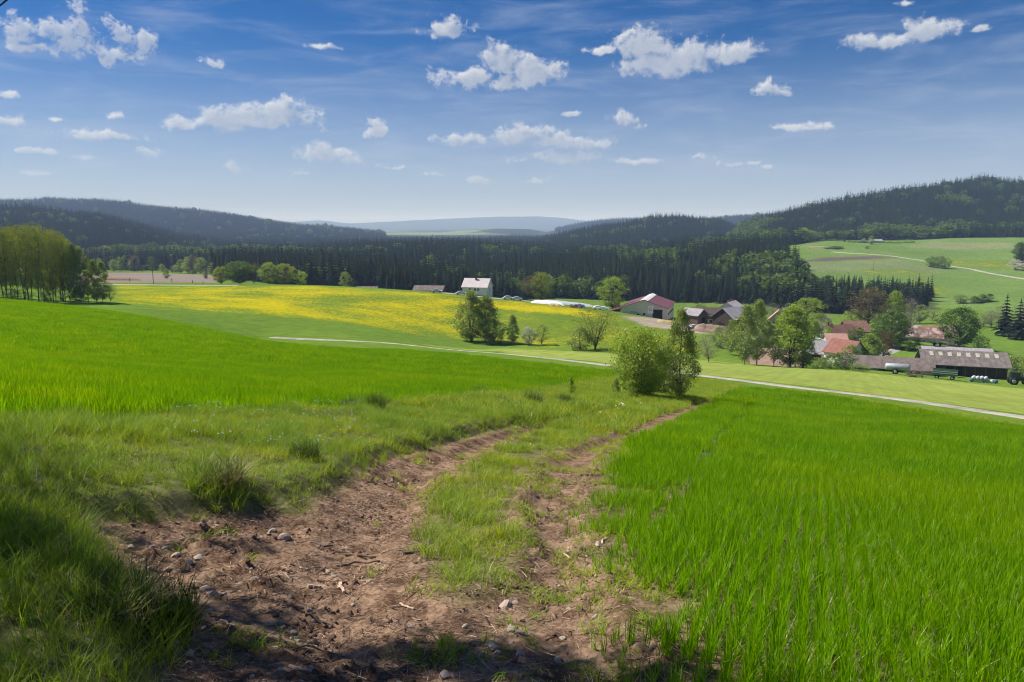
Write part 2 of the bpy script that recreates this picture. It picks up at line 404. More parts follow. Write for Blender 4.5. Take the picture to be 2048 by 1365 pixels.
def terrain_material():
    m, N, b = new_mat('farmland')
    at = N.node('ShaderNodeAttribute'); at.attribute_name = 'base'
    dn = N.node('ShaderNodeAttribute'); dn.attribute_name = 'dand'
    so = N.node('ShaderNodeAttribute'); so.attribute_name = 'soil'
    g = N.node('ShaderNodeNewGeometry'); P = g.outputs['Position']
    big = N.noise(P, 0.018, 4.0, 0.6); med = N.noise(P, 0.35, 6.0, 0.65); fin = N.noise(P, 9.0, 5.0, 0.7)
    k = N.math('ADD', N.math('MULTIPLY', big, 0.30), N.math('ADD', N.math('MULTIPLY', med, 0.45), N.math('MULTIPLY', fin, 0.25)))
    val = N.smooth(k, 0.30, 0.70, 0.72, 1.30)
    col = N.mix(1.0, at.outputs['Color'], N.comb(val, val, val), 'MULTIPLY')
    # drier and lusher patches in the grass
    dry = N.math('MULTIPLY', N.smooth(N.noise(P, 0.09, 5.0, 0.6), 0.52, 0.68), N.math('SUBTRACT', 0.35, N.math('MULTIPLY', so.outputs['Fac'], 0.35)))
    col = N.mix(dry, col, N.mix(1.0, col, (1.5, 1.12, 0.9), 'MULTIPLY'))
    # drill and mowing lines
    rp = N.node('ShaderNodeMapping'); rp.inputs['Rotation'].default_value = (0, 0, math.radians(24)); N.link(P, rp.inputs[0])
    st = N.noise(N.vmath('MULTIPLY', rp.outputs[0], (1.1, .035, 0.0)), 1.0, 3.0, 0.6); sv = N.smooth(st, 0.34, 0.66, 0.93, 1.07)
    col = N.mix(1.0, col, N.comb(sv, sv, sv), 'MULTIPLY')
    # bare soil: dry crumbs and damp hollows
    s1 = N.noise(P, 2.6, 8.0, 0.68); s2 = N.noise(P, 26.0, 6.0, 0.7)
    sf = N.math('ADD', N.math('MULTIPLY', s1, 0.55), N.math('MULTIPLY', s2, 0.45))
    soil = N.mix(N.smooth(sf, 0.38, 0.64), (0.070, 0.040, 0.025), (0.33, 0.22, 0.148))
    col = N.mix(N.math('MULTIPLY', so.outputs['Fac'], 1.0, clamp=True), col, soil)
    # dandelions in flower, in drifts
    dp = N.vmath('MULTIPLY', P, (1.0, 1.0, 0.6))
    d1 = N.noise(dp, 0.05, 4.0, 0.62); d2 = N.noise(dp, 0.9, 5.0, 0.75)
    d3 = N.noise(dp, 3.2, 3.0, 0.7)
    df = N.math('ADD', N.math('MULTIPLY', d1, 0.34), N.math('ADD', N.math('MULTIPLY', d2, 0.40), N.math('MULTIPLY', d3, 0.38)))
    thr = N.math('SUBTRACT', 0.78, N.math('MULTIPLY', dn.outputs['Fac'], 0.30))
    fl = N.smooth(N.math('SUBTRACT', df, thr), -0.03, 0.085)
    fl = N.math('MULTIPLY', fl, N.smooth(dn.outputs['Fac'], 0.02, 0.15))
    col = N.mix(N.math('MULTIPLY', fl, 0.80), col, (0.46, 0.37, 0.002))
    N.link(col, b.inputs['Base Color'])
    b.inputs['Roughness'].default_value = 1.0; b.inputs['Specular IOR Level'].default_value = 0.0
    bp = N.node('ShaderNodeBump'); bp.inputs['Strength'].default_value = 0.55; bp.inputs['Distance'].default_value = 0.12
    N.link(N.math('ADD', N.math('MULTIPLY', s2, 0.25), N.math('ADD', med, N.math('MULTIPLY', fin, 0.3))), bp.inputs['Height']); N.link(bp.outputs[0], b.inputs['Normal'])
    return m
M_TERRAIN = terrain_material()

# ------------------------------------------------------------------ regions of the land (world polygons)
DIRT_L = hits([(300,1500),(335,1365),(375,1290),(300,1205),(215,1100),(185,1056),(300,1047),(430,1041),(540,1026),(600,1035),(680,980),(770,930),(880,895),(960,875),(1030,855),(1100,843),(1150,837),(1165,842),(1100,856),(1060,871),(990,900),(940,935),(880,965),(860,1000),(850,1040),(830,1080),(845,1130),(900,1200),(1000,1260),(1100,1365),(1100,1500)], y1=60)
DIRT_R = hits([(900,1200),(1000,1150),(1060,1100),(1040,1060),(1025,1010),(1050,970),(1060,930),(1120,900),(1200,875),(1290,835),(1400,802),(1470,776),(1485,778),(1425,805),(1330,847),(1265,876),(1215,900),(1190,960),(1200,1010),(1185,1100),(1230,1180),(1290,1260),(1400,1365),(1450,1500),(900,1500)], y1=75)
BANK = hits([(-500,1600),(290,1600),(330,1400),(372,1300),(300,1205),(215,1100),(180,1062),(-500,960)], y0=1.5, y1=30)
VERGE = hits([(-700,990),(180,1055),(300,1046),(430,1040),(540,1024),(600,1031),(680,976),(770,926),(880,891),(960,870),(1040,850),(1130,833),(1230,815),(1330,800),(1420,785),(1470,772),(1395,758),(1310,752),(1215,757),(1100,780),(1000,797),(900,811),(650,836),(400,853),(170,870),(-700,872)], y1=80)
MIDSTRIP = hits([(845,1130),(830,1080),(850,1040),(860,1000),(880,965),(940,935),(990,900),(1060,871),(1100,856),(1165,842),(1290,815),(1420,786),(1470,776),(1400,802),(1290,835),(1200,875),(1120,900),(1060,930),(1050,970),(1025,1010),(1040,1060),(1060,1100),(1000,1150),(900,1200)], y1=75)
WHEAT_L = hits([(-700,872),(170,870),(400,853),(650,836),(900,811),(1000,797),(1100,780),(1215,757),(1300,750),(1215,745),(1100,733),(1000,721),(800,702),(520,685)], y1=150)
WHEAT_L = np.concatenate([WHEAT_L, np.array([plan(400, 128), plan(300, 122), plan(150, 128), plan(0, 125), plan(-700, 125)])])
LEFT_LAND = np.concatenate([VERGE[:16], WHEAT_L[8:]])
WHEAT_R = hits([(1420,1600),(1360,1365),(1262,1290),(1235,1200),(1208,1100),(1212,1000),(1238,900),(1300,865),(1400,818),(1487,781),(1560,786),(1640,795),(1800,820),(2048,860),(2700,960),(2700,1600)], y1=75)
YOUNG = hits([(850,689),(1000,697),(1200,706),(1300,712),(1440,724),(1600,737),(1700,744),(1850,757),(1930,766),(2048,778),(2500,815),(2500,900),(2048,828),(1800,797),(1640,775),(1500,760),(1390,747),(1215,727),(1000,702),(850,691)], y0=45, y1=230)
MEADOW = hits([(225,571),(400,573),(600,572),(720,577),(900,589),(1000,599),(1100,609),(1200,621),(1300,641),(1345,651),(1400,685),(1440,721),(1300,710),(1180,702),(1100,697),(1000,690),(900,680),(800,666),(700,652),(500,632),(350,616),(225,606)], y0=120, y1=330)
def smooth_line_(P, n):
    d = np.concatenate([[0], np.cumsum(np.hypot(*np.diff(P, axis=0).T))]); t = np.linspace(0, d[-1], n); Q = np.stack([np.interp(t, d, P[:, 0]), np.interp(t, d, P[:, 1])], 1)
    for _ in range(3): Q[1:-1] = .25 * Q[:-2] + .5 * Q[1:-1] + .25 * Q[2:]
    return Q
MEADOW_L = hits([(225,571),(400,573),(600,572),(720,577),(900,589),(940,640),(900,672),(800,660),(650,640),(500,628),(350,614),(225,606)], y0=120, y1=330)
MEADOW_B = hits([(880,589),(1000,600),(1100,611),(1200,623),(1200,640),(1100,628),(1000,618),(920,610)], y0=120, y1=330)
PLOUGH = hits([(150,546),(300,546),(430,552),(440,566),(330,566),(150,565)], y0=318, y1=650)
FOREST = [np.array([plan(*p) for p in poly]) for poly in (
 [(430,520),(560,440),(900,425),(1100,485),(1350,465),(1500,440),(1600,418),(1855,422),(1868,485),(1760,500),(1640,505),(1600,560),(1575,640),(1555,740),(1530,820),(1490,900),(1100,1250),(300,1250),(420,700)],
 [(1490,835),(1588,835),(1640,885),(1790,885),(1850,865),(1980,860),(2048,850),(2900,850),(3000,2200),(1000,2200),(1380,1150)],
 [(-900,760),(150,690),(430,690),(480,600),(700,900),(700,2400),(-900,2400)],
 [(690,1240),(1600,1240),(1600,2400),(690,2400)])]
CLEARINGS = [np.array([plan(*p) for p in poly]) for poly in ([(1160,1560),(1290,1500),(1290,1580),(1170,1640)],[(1425,1150),(1512,1050),(1512,1250),(1430,1350)],[(1180,800),(1290,800),(1290,860),(1200,860)],[(1010,4300),(1100,4300),(1100,5200),(940,5200)])]
HILLG = np.array([plan(*p) for p in [(1600,500),(1868,485),(1868,430),(2048,380),(2700,380),(2700,860),(1600,860)]])
HL1 = hits([(1805,494),(1860,484),(2025,486),(2036,498),(1900,500)], y0=400)
HP = hits([(1590,523),(1650,515),(1760,513),(1800,517),(1700,521),(1610,524)], y0=400)
HL2 = hits([(1612,527),(1800,520),(1900,545),(1850,551),(1620,546)], y0=400)
HD = [hits(p, y0=400) for p in ([(1700,541),(1800,540),(1890,547),(1760,549)],[(1890,520),(2000,522),(2048,530),(2048,537),(1900,530)],[(1820,560),(1860,562),(1900,590),(1870,590)])]
YARD = hits([(1240,632),(1345,640),(1380,656),(1430,660),(1400,668),(1290,652)], y0=230, y1=320)

def region_arrays(X, Y):
    """base colour, dandelion and soil weights and class of each ground point"""
    n = X.size
    C = np.tile(np.array([.115, .185, .030]), (n, 1)); dand = np.zeros(n); soil = np.zeros(n); cls = np.zeros(n, dtype=int)
    jit = (fbm(X, Y, 2.0, 3, 5) - .5)
    def lay(P, col, cid, soft=0.4, dn=None, so=None, wob=0.6, weight=1.0):
        box = (X > P[:, 0].min() - 5) & (X < P[:, 0].max() + 5) & (Y > P[:, 1].min() - 5) & (Y < P[:, 1].max() + 5)
        ii = np.nonzero(box)[0]
        if not len(ii): return
        s = sdist(X[ii], Y[ii], P) + jit[ii] * wob
        w = (1 - sstep(s, -soft, soft)) * weight
        if col is not None: C[ii] = C[ii] * (1 - w[:, None]) + np.array(col) * w[:, None]
        if dn is not None: dand[ii] = dand[ii] * (1 - w) + dn * w
        if so is not None: soil[ii] = soil[ii] * (1 - w) + so * w
        if cid is not None: cls[ii[w > .5]] = cid
    C[Y < 330] = (.120, .200, .030); soil[Y < 45] = .75; cls[(Y > 60) & (Y < 330)] = 5
    dand[(Y > 130) & (Y < 330)] = .10
    lay(HILLG, (.125, .20, .050), 10, 6, .18); lay(HL1, (.18, .215, .095), 10, 4, 0); lay(HP, (.115, .088, .085), 10, 3, 0)
    lay(HL2, (.155, .20, .085), 10, 4, .0)
    for q in HD: lay(q, (.13, .19, .03), 10, 6, .62)
    lay(MEADOW, (.125, .195, .024), 6, 3, .60, wob=6); lay(MEADOW_L, None, None, 12, .80, wob=8); lay(MEADOW_B, None, None, 4, .84, wob=8); lay(PLOUGH, (.225, .185, .16), 7, 4, 0, wob=2)
    lay(YOUNG, (.235, .295, .066), 4, 1.2, 0)
    lay(YARD, (.34, .29, .23), 5, 2.5, 0)
    lay(VERGE, (.085, .135, .035), 2, .5, 0, .30); lay(WHEAT_L, (.06, .15, .012), 1, .25, 0, .15); lay(WHEAT_R, (.06, .15, .012), 1, .25, 0, .15)
    nw = sstep(-Y, -22, -9); inw = in_poly(X, Y, WHEAT_R); soil[inw] = np.maximum(soil[inw], .85 * nw[inw])
    lay(BANK, (.07, .10, .03), 2, .15, 0, .25, .15); lay(MIDSTRIP, (.09, .14, .04), 2, .3, 0, .5, .5)
    lay(DIRT_L, (.25, .16, .11), 3, .18, 0, 1.0, .35); lay(DIRT_R, (.25, .16, .11), 3, .25, 0, .85, .9)
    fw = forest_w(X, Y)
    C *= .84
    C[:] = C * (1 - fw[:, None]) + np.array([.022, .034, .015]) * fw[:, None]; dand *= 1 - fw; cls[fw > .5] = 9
    far = Y > 2300
    if far.any():
        Xf, Yf = X[far], Y[far]; p1 = fbm(Xf, Yf, 420, 3, 9); p2 = fbm(Xf, Yf, 900, 3, 14)
        wood = np.where(Yf > 8000, 1.0, sstep(p1, .47, .50)); wood = np.where(Yf < 4100, 1.0, wood); wood = np.where((Yf > 4100) & (Yf < 4900) & (Xf > .055 * Yf), 1.0, wood)
        fld = np.stack([.10 + .06 * p2, .14 + .06 * p2, .05 + .03 * p2], 1)
        C[far] = fld * (1 - wood[:, None]) + np.array([.022, .034, .016]) * wood[:, None]; cls[far] = 11; dand[far] = 0
    return C, dand, soil, cls
def forest_w(X, Y):
    w = np.zeros(X.shape)
    for P in FOREST: w = np.maximum(w, in_poly(X, Y, P).astype(float))
    for P in CLEARINGS: w = np.where(in_poly(X, Y, P), 0.0, w)
    return w

def along(X, Y, P):
    """distance from and length along a line"""
    d = np.full(X.shape, 1e9); s = np.zeros(X.shape); acc = 0.0
    for i in range(len(P) - 1):
        a, q = P[i], P[i + 1]; L = math.hypot(q[0] - a[0], q[1] - a[1]); ux, uy = (q[0] - a[0]) / L, (q[1] - a[1]) / L
        t = np.clip((X - a[0]) * ux + (Y - a[1]) * uy, 0, L); dd = np.hypot(X - a[0] - t * ux, Y - a[1] - t * uy); m = dd < d
        sg = np.sign((X - a[0]) * uy - (Y - a[1]) * ux); d = np.where(m, dd, d); s = np.where(m, acc + t + .55 * dd * np.where(sg > 0, 1, 1), s); acc += L
    return d, s
RUTS = [smooth_line_(hits(q, y1=60), 24) for q in ([(700,1330),(640,1230),(650,1150),(720,1060),(800,985),(880,930),(985,882),(1090,850)],[(1180,1330),(1130,1200),(1120,1100),(1105,1020),(1120,950),(1190,892),(1290,846)])]
def near_relief(X, Y):
    """ruts, banks and clods close to the camera"""
    uni = sdist(X, Y, LEFT_LAND)
    fade = 1 - sstep(Y, 26, 44)
    ed = (fbm(X, Y, .7, 3, 20) - .5) * .35
    dz = (.08 + .16 * sstep(X, 2.5, -1.0)) * sstep(-(uni + ed), -.05, .40) * fade
    dz += .25 * sstep(-(sdist(X, Y, BANK) + ed * .6), -.02, .42)
    dL, dR = sdist(X, Y, DIRT_L), sdist(X, Y, DIRT_R)
    dirt = np.minimum(dL, dR)
    dz -= .07 * sstep(-dirt, 0, .35) * fade
    dz += .03 * (fbm(X, Y, 1.3, 4, 22) - .5) * 2
    on = sstep(-dirt, -.25, .1) * (1 - sstep(Y, 18, 30))
    cl = fbm(X, Y, .30, 5, 25, .6); lump = np.clip(fbm(X, Y, .14, 3, 28) - .56, 0, 1)
    dz += on * (((cl - .5) * .055 + lump * .26) * (.35 + .9 * sstep(fbm(X, Y, 1.1, 2, 39), .46, .62)) + np.clip(fbm(X, Y, .07, 2, 36) - .58, 0, 1) * .09)
    for R in RUTS:      # tyre marks pressed into the ruts
        d, s = along(X, Y, R); band = 1 - sstep(d, .17, .30); keep = sstep(fbm(X, Y, .9, 2, 37), .36, .52) * (1 - sstep(Y, 12, 18))
        dz -= .045 * (1 - sstep(d, .12, .42)) * (1 - sstep(Y, 20, 30)); dz = dz - on * band * keep * (cl - .5) * .04
        dz += band * keep * .013 * np.clip(np.sin(s * 2 * np.pi / .15) * 2.2, -1, 1)
        dz += .025 * np.exp(-((d - .42) / .10) ** 2) * on * fbm(X, Y, .25, 2, 38)
    ver = sstep(-uni, .2, .8) * (1 - sstep(Y, 30, 44))
    dz += ver * .10 * (fbm(X, Y, .8, 3, 35) - .5) * 2 * (1 - sstep(-sdist(X, Y, WHEAT_L), -.2, .4))
    return dz
NY0, NY1, NU = 1.5, 44.0, 1.02
def near_mask(X, Y):
    """1 inside the finely modelled part, 0 at its border"""
    u = np.abs(X / (Y + 8.0))
    return sstep(Y, NY0, NY0 + .6) * (1 - sstep(Y, NY1 - 4, NY1)) * (1 - sstep(u, NU - .12, NU))
def full_z(X, Y):
    X = np.asarray(X, dtype=float); Y = np.asarray(Y, dtype=float)
    z = ground_z(X, Y); m = near_mask(X, Y); nz = m > 0
    if nz.any(): z[nz] += near_relief(X[nz], Y[nz]) * m[nz]
    return z
def fz(x, y): return float(full_z(np.array([x], dtype=float), np.array([y], dtype=float))[0])

CLASS_NAMES = {0: 'valley_grassland', 1: 'wheat_field', 2: 'grass_verge', 3: 'dirt_track', 4: 'young_crop_field', 5: 'grass_meadow', 6: 'dandelion_meadow', 7: 'ploughed_field', 9: 'wooded_hill', 10: 'hill_pasture', 11: 'distant_hills'}
ZR = [0.0, 0.0]
def build_terrain():
    parts = []
    def grid(U, W, near):
        uu, ww = np.meshgrid(U, W); Y = np.exp(ww) - 8; X = uu * (Y + 8)
        if near: Z = full_z(X, Y)
        else:
            Z = ground_z(X, Y); m = near_mask(X, Y); Z = Z - .35 * sstep(m, .25, 1.0)
        nr, nc = X.shape; idx = np.arange(nr * nc).reshape(nr, nc)
        F = np.stack([idx[:-1, :-1], idx[:-1, 1:], idx[1:, 1:], idx[1:, :-1]], -1).reshape(-1, 4)
        V = np.stack([X, Y, Z], -1).reshape(-1, 3)
        if not near:          # leave out what the fine part covers
            mm = near_mask(V[:, 0], V[:, 1]); F = F[~(mm[F] > .98).all(1)]
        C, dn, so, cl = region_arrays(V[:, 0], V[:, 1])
        parts.append((V, F, C, dn, so, cl))
    grid(np.linspace(-1.7, 1.7, 541), np.linspace(math.log(3.2), math.log(16600), 640), False)
    grid(np.linspace(-NU, NU, 640), np.linspace(math.log(NY0 + 8), math.log(NY1 + 8), 500), True)
    for cid, nm in CLASS_NAMES.items():
        Vs, Fs, Cs, Ds, Ss = [], [], [], [], []; off = 0
        for (V, F, C, dn, so, cl) in parts:
            f = F[cl[F[:, 0]] == cid]
            if not len(f): continue
            used, inv = np.unique(f, return_inverse=True)
            Vs.append(V[used]); Fs.append(inv.reshape(f.shape) + off); off += len(used)
            Cs.append(C[used]); Ds.append(dn[used]); Ss.append(so[used])
        if not Vs: continue
        V = np.concatenate(Vs); C = np.concatenate(Cs); ZR[0] = min(ZR[0], float(V[:, 2].min())); ZR[1] = max(ZR[1], float(V[:, 2].max()))
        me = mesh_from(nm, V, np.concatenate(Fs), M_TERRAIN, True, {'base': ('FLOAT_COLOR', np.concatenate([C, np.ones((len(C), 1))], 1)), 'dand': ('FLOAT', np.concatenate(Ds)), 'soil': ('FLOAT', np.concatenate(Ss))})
        tag(obj(nm, me), kind='structure')
build_terrain()

# roads: strips laid just above the ground, with a real edge
M_ROAD = surf_mat('pale_gravel', (.25, .225, .185), .30, .35, .95, .3, (.40, .37, .32))
M_ASPH = surf_mat('pale_asphalt', (.29, .28, .265), .15, .4, .9, .0)
def smooth_line(P, n):
    P = np.asarray(P, dtype=float); d = np.concatenate([[0], np.cumsum(np.hypot(*np.diff(P, axis=0).T))])
    t = np.linspace(0, d[-1], n); Q = np.stack([np.interp(t, d, P[:, 0]), np.interp(t, d, P[:, 1])], 1)
    for _ in range(max(2, n // 25)): Q[1:-1] = .25 * Q[:-2] + .5 * Q[1:-1] + .25 * Q[2:]
    return Q
def road(name, P, width, mat, n=160, lift=.05, rough=.25):
    Q = smooth_line(P, n); T = np.gradient(Q, axis=0); T /= np.linalg.norm(T, axis=1)[:, None] + 1e-9
    Nn = np.stack([-T[:, 1], T[:, 0]], 1); offs = np.linspace(-1, 1, 7) * width / 2
    V = []
    for i, o in enumerate(offs):
        w = (fbm(Q[:, 0] + 40 * i, Q[:, 1], 4.0, 3, 44) - .5) * rough * width if i in (0, 6) else 0
        p = Q + Nn * (o + w)[:, None] if np.ndim(w) else Q + Nn * o
        z = ground_z(p[:, 0], p[:, 1]) + (lift if i not in (0, 6) else -.06)
        V.append(np.stack([p[:, 0], p[:, 1], z], 1))
    V = np.stack(V, 1); idx = np.arange(n * 7).reshape(n, 7)
    F = np.stack([idx[:-1, :-1], idx[:-1, 1:], idx[1:, 1:], idx[1:, :-1]], -1).reshape(-1, 4)
    return tag(obj(name, mesh_from(name, V.reshape(-1, 3), F, mat, True)), kind='structure')
road('gravel_road', np.concatenate([hits([(2300,873),(2048,836),(1900,814),(1800,800),(1700,788),(1600,777),(1500,764),(1440,757),(1390,750),(1300,741),(1215,731),(1100,718),(1000,707),(900,697),(800,689),(660,681)], y0=30, y1=152), [plan(540, 152)]]), 2.8, M_ROAD, 220, .10, .30)
road('farm_road', hits([(-60,568),(120,568),(225,569.5),(300,570.5),(400,571.5),(480,571.5)], y0=290, y1=325), 4.5, M_ASPH, 60, .12, .05)
road('yard_road', [plan(880, 303), plan(985, 300), plan(1060, 301), plan(1130, 304), plan(1215, 303), plan(1250, 300)], 5.0, M_ASPH, 60, .12, .05)
road('hill_road', hits([(1665,504),(1700,507),(1780,512),(1850,523),(1940,538),(2048,558),(2200,588)], y0=420, y1=840), 4.5, M_ROAD, 90, .15, .1)
road('house_lane', hits([(1740,716),(1765,710),(1790,700),(1790,694),(1770,690)], y0=160, y1=260), 4.0, M_ASPH, 40, .10, .05)
# ------------------------------------------------------------------ grass, crops and litter (scattered as uncountable stuff)
M_WHEAT = leaf_mat('wheat_blade', (.045, .160, .002), (.255, .49, .004), .54, (1.30, 1.14, .25), gloss=.006, rough=.35, patch=.22, pcol=(1.38, 1.12, 1.0))
M_GRASS = leaf_mat('grass_blade', (.075, .165, .012), (.33, .47, .045), .48, (1.2, 1.1, .45), gloss=.006, patch=.9, pcol=(1.5, 1.2, .8))
M_STRAW = leaf_mat('dry_grass', (.27, .21, .10), (.48, .40, .21), .35, (1.05, 1.0, .8), gloss=.03)
M_BANKG = leaf_mat('meadow_blade', (.070, .165, .014), (.27, .42, .042), .48, (1.2, 1.1, .45), gloss=.008, patch=1.1, pcol=(1.5, 1.22, .8))

def blades(rng, n, spread, h, w, lean, seg=3, curl=.5, square=False, clump=0):
    """n grass blades as tapering bent strips -> V, F, tone"""
    if square: bx, by = (rng.random((2, n)) - .5) * spread * 2
    else:
        r = spread * np.sqrt(rng.random(n)); a0 = rng.random(n) * 6.283; bx, by = r * np.cos(a0), r * np.sin(a0)
    if clump:
        cc = (rng.random((clump, 2)) - .5) * 2 * spread; k = rng.integers(0, clump, n)
        bx = cc[k, 0] + rng.normal(0, spread * .10, n); by = cc[k, 1] + rng.normal(0, spread * .10, n)
    H = h[0] + (h[1] - h[0]) * rng.random(n); Wd = w[0] + (w[1] - w[0]) * rng.random(n)
    az = rng.random(n) * 6.283; L = lean[0] + (lean[1] - lean[0]) * rng.random(n); fa = az + 1.57 + rng.normal(0, .5, n)
    S = np.linspace(0, 1, seg + 1); V = []; tone = rng.random(n)
    for s in S:
        d = L * H * (s * (1 - curl) + s * s * curl * 1.6); z = H * (s - .28 * np.minimum(L, 1.2) * s * s)
        cx, cy = bx + np.cos(az) * d, by + np.sin(az) * d; ww = Wd * (1 - s ** 1.6) * .5 + .0004
        V.append(np.stack([cx - np.cos(fa) * ww, cy - np.sin(fa) * ww, z], 1)); V.append(np.stack([cx + np.cos(fa) * ww, cy + np.sin(fa) * ww, z], 1))
    V = np.stack(V, 1); k = 2 * (seg + 1); base = (np.arange(n) * k)[:, None]
    F = np.concatenate([base + np.array([[2 * i, 2 * i + 1, 2 * i + 3, 2 * i + 2]]) for i in range(seg)], 0)
    return V.reshape(-1, 3), F, np.repeat(tone, k)
def join(parts):
    Vs, Fs, Ts, Ms = [], [], [], []; off = 0
    for (V, F, T, mi) in parts:
        Vs.append(V); Fs.append(F + off); off += len(V); Ts.append(T); Ms.append(np.full(len(F), mi))
    return np.concatenate(Vs), np.concatenate(Fs), np.concatenate(Ts), np.concatenate(Ms)
def proto_collection(name, metas):
    c = bpy.data.collections.new(name)
    for i, me in enumerate(metas):
        o = bpy.data.objects.new('%s_%02d' % (name, i), me); c.objects.link(o)
    return c
def blade_protos(name, count, fn, mats):
    out = []
    for i in range(count):
        rng = np.random.default_rng(100 + i); V, F, T, MI = join(fn(rng))
        me = mesh_from(name, V, F, mats, False, {'tone': ('FLOAT', T)})
        me.polygons.foreach_set('material_index', MI.astype(np.int32)); out.append(me)
    return proto_collection(name, out)
_gn = {}
def gn_tree(coll):
    if coll.name in _gn: return _gn[coll.name]
    t = bpy.data.node_groups.new('scatter_' + coll.name, 'GeometryNodeTree')
    t.interface.new_socket('Geometry', in_out='INPUT', socket_type='NodeSocketGeometry'); t.interface.new_socket('Geometry', in_out='OUTPUT', socket_type='NodeSocketGeometry')
    N = NT(t); gi = N.node('NodeGroupInput'); go = N.node('NodeGroupOutput')
    ip = N.node('GeometryNodeInstanceOnPoints'); ci = N.node('GeometryNodeCollectionInfo'); ci.inputs['Collection'].default_value = coll
    ci.inputs['Separate Children'].default_value = True; ci.inputs['Reset Children'].default_value = True
    def attr(nm, ty):
        a = N.node('GeometryNodeInputNamedAttribute'); a.data_type = ty; a.inputs['Name'].default_value = nm; return a.outputs['Attribute']
    er = N.node('FunctionNodeEulerToRotation'); N.link(attr('rot', 'FLOAT_VECTOR'), er.inputs[0])
    N.link(gi.outputs[0], ip.inputs['Points']); N.link(ci.outputs[0], ip.inputs['Instance']); ip.inputs['Pick Instance'].default_value = True
    N.link(attr('idx', 'INT'), ip.inputs['Instance Index']); N.link(er.outputs[0], ip.inputs['Rotation']); N.link(attr('scl', 'FLOAT_VECTOR'), ip.inputs['Scale'])
    N.link(ip.outputs[0], go.inputs[0]); _gn[coll.name] = t
    return t
def scatter(name, P, coll, scale=(.85, 1.15), tilt=.08, rz=None, scl=None, rng=RNG, idx=None):
    n = len(P)
    if n == 0: return None
    rot = np.stack([rng.normal(0, tilt, n), rng.normal(0, tilt, n), rng.random(n) * 6.283 if rz is None else rz], 1)
    if scl is None: s = scale[0] + (scale[1] - scale[0]) * rng.random(n); scl = np.stack([s, s, s], 1)
    if idx is None: idx = rng.integers(0, len(coll.objects), n)
    me = mesh_from(name, P, np.zeros((0, 3), dtype=np.int32), None, False, {'rot': ('FLOAT_VECTOR', rot), 'scl': ('FLOAT_VECTOR', scl), 'idx': ('INT', idx)}) if False else bpy.data.meshes.new(name)
    if not len(me.vertices):
        me.vertices.add(n); me.vertices.foreach_set('co', np.asarray(P, dtype=np.float32).ravel())
        for an, ty, arr in (('rot', 'FLOAT_VECTOR', rot), ('scl', 'FLOAT_VECTOR', scl), ('idx', 'INT', idx)):
            a = me.attributes.new(an, ty, 'POINT'); a.data.foreach_set('value' if ty == 'INT' else 'vector', np.asarray(arr, dtype=np.int32 if ty == 'INT' else np.float32).ravel())
    o = obj(name, me); md = o.modifiers.new('scatter', 'NODES'); md.node_group = gn_tree(coll)
    return o
def merge_scatter(name, items, label, cat, kind='stuff'):
    """several prototype sets under one name: the first is the thing, the rest are its parts"""
    root = None
    for (P, coll, kw) in items:
        if len(P) == 0: continue
        o = scatter(name if root is None else name + '_far', P, coll, **kw)
        if root is None: root = tag(o, label, cat, kind=kind)
        else: o.parent = root; o['kind'] = kind
    return root
def grid_pts(x0, x1, y0, y1, dx, dy, jit=.45, rng=RNG):
    xs, ys = np.meshgrid(np.arange(x0, x1, dx), np.arange(y0, y1, dy))
    X = xs.ravel() + rng.uniform(-jit, jit, xs.size) * dx; Y = ys.ravel() + rng.uniform(-jit, jit, xs.size) * dy
    return X, Y
def in_view(X, Y, m=.10, extra=1.0):
    return (np.abs(X) < (2/3 + m) * Y + extra + .6) & (Y > 2.0)
def with_z(X, Y, dz=0.0): return np.stack([X, Y, full_z(X, Y) + dz], 1)

WHEAT_N = blade_protos('wheat_near', 6, lambda r: [(*blades(r, 11, .035, (.17, .33), (.006, .011), (.05, .42), 4, .6), 0)] + ([(*blades(r, 1, .03, (.12, .22), (.006, .01), (.6, 1.2), 3), 1)] if r.random() < .35 else []), [M_WHEAT, M_STRAW])
WHEAT_M = blade_protos('wheat_mid', 5, lambda r: [(*blades(r, 210, .30, (.17, .33), (.008, .014), (.06, .45), 3, .6, True), 0)], [M_WHEAT])
WHEAT_F = blade_protos('wheat_far', 4, lambda r: [(*blades(r, 420, .75, (.20, .34), (.020, .034), (.08, .5), 2, .5, True), 0)], [M_WHEAT])
GRASS_N = blade_protos('grass_near', 6, lambda r: [(*blades(r, 22, .085, (.07, .24), (.004, .008), (.2, 1.1), 3, .6), 0), (*blades(r, 3, .085, (.08, .20), (.003, .006), (.5, 1.3), 3), 1)], [M_GRASS, M_STRAW])
GRASS_T = blade_protos('grass_tall', 5, lambda r: [(*blades(r, 26, .07, (.18, .42), (.004, .008), (.15, .9), 4, .7), 0), (*blades(r, 4, .08, (.12, .3), (.003, .006), (.4, 1.2), 3), 1)], [M_BANKG, M_STRAW])
GRASS_M = blade_protos('grass_patch', 5, lambda r: [(*blades(r, 150, .32, (.08, .24), (.008, .014), (.2, 1.1), 2, .5, True), 0), (*blades(r, 14, .32, (.08, .22), (.006, .012), (.5, 1.3), 2, .5, True), 1)], [M_GRASS, M_STRAW])
GRASS_S = blade_protos('grass_short', 5, lambda r: [(*blades(r, 16, .06, (.035, .11), (.004, .007), (.3, 1.3), 2, .6), 0), (*blades(r, 2, .06, (.03, .1), (.003, .005), (.6, 1.4), 2), 1)], [M_GRASS, M_STRAW])
GRASS_F = blade_protos('grass_far', 4, lambda r: [(*blades(r, 260, .95, (.08, .22), (.03, .05), (.3, 1.0), 1, .5, True), 0)], [M_GRASS])

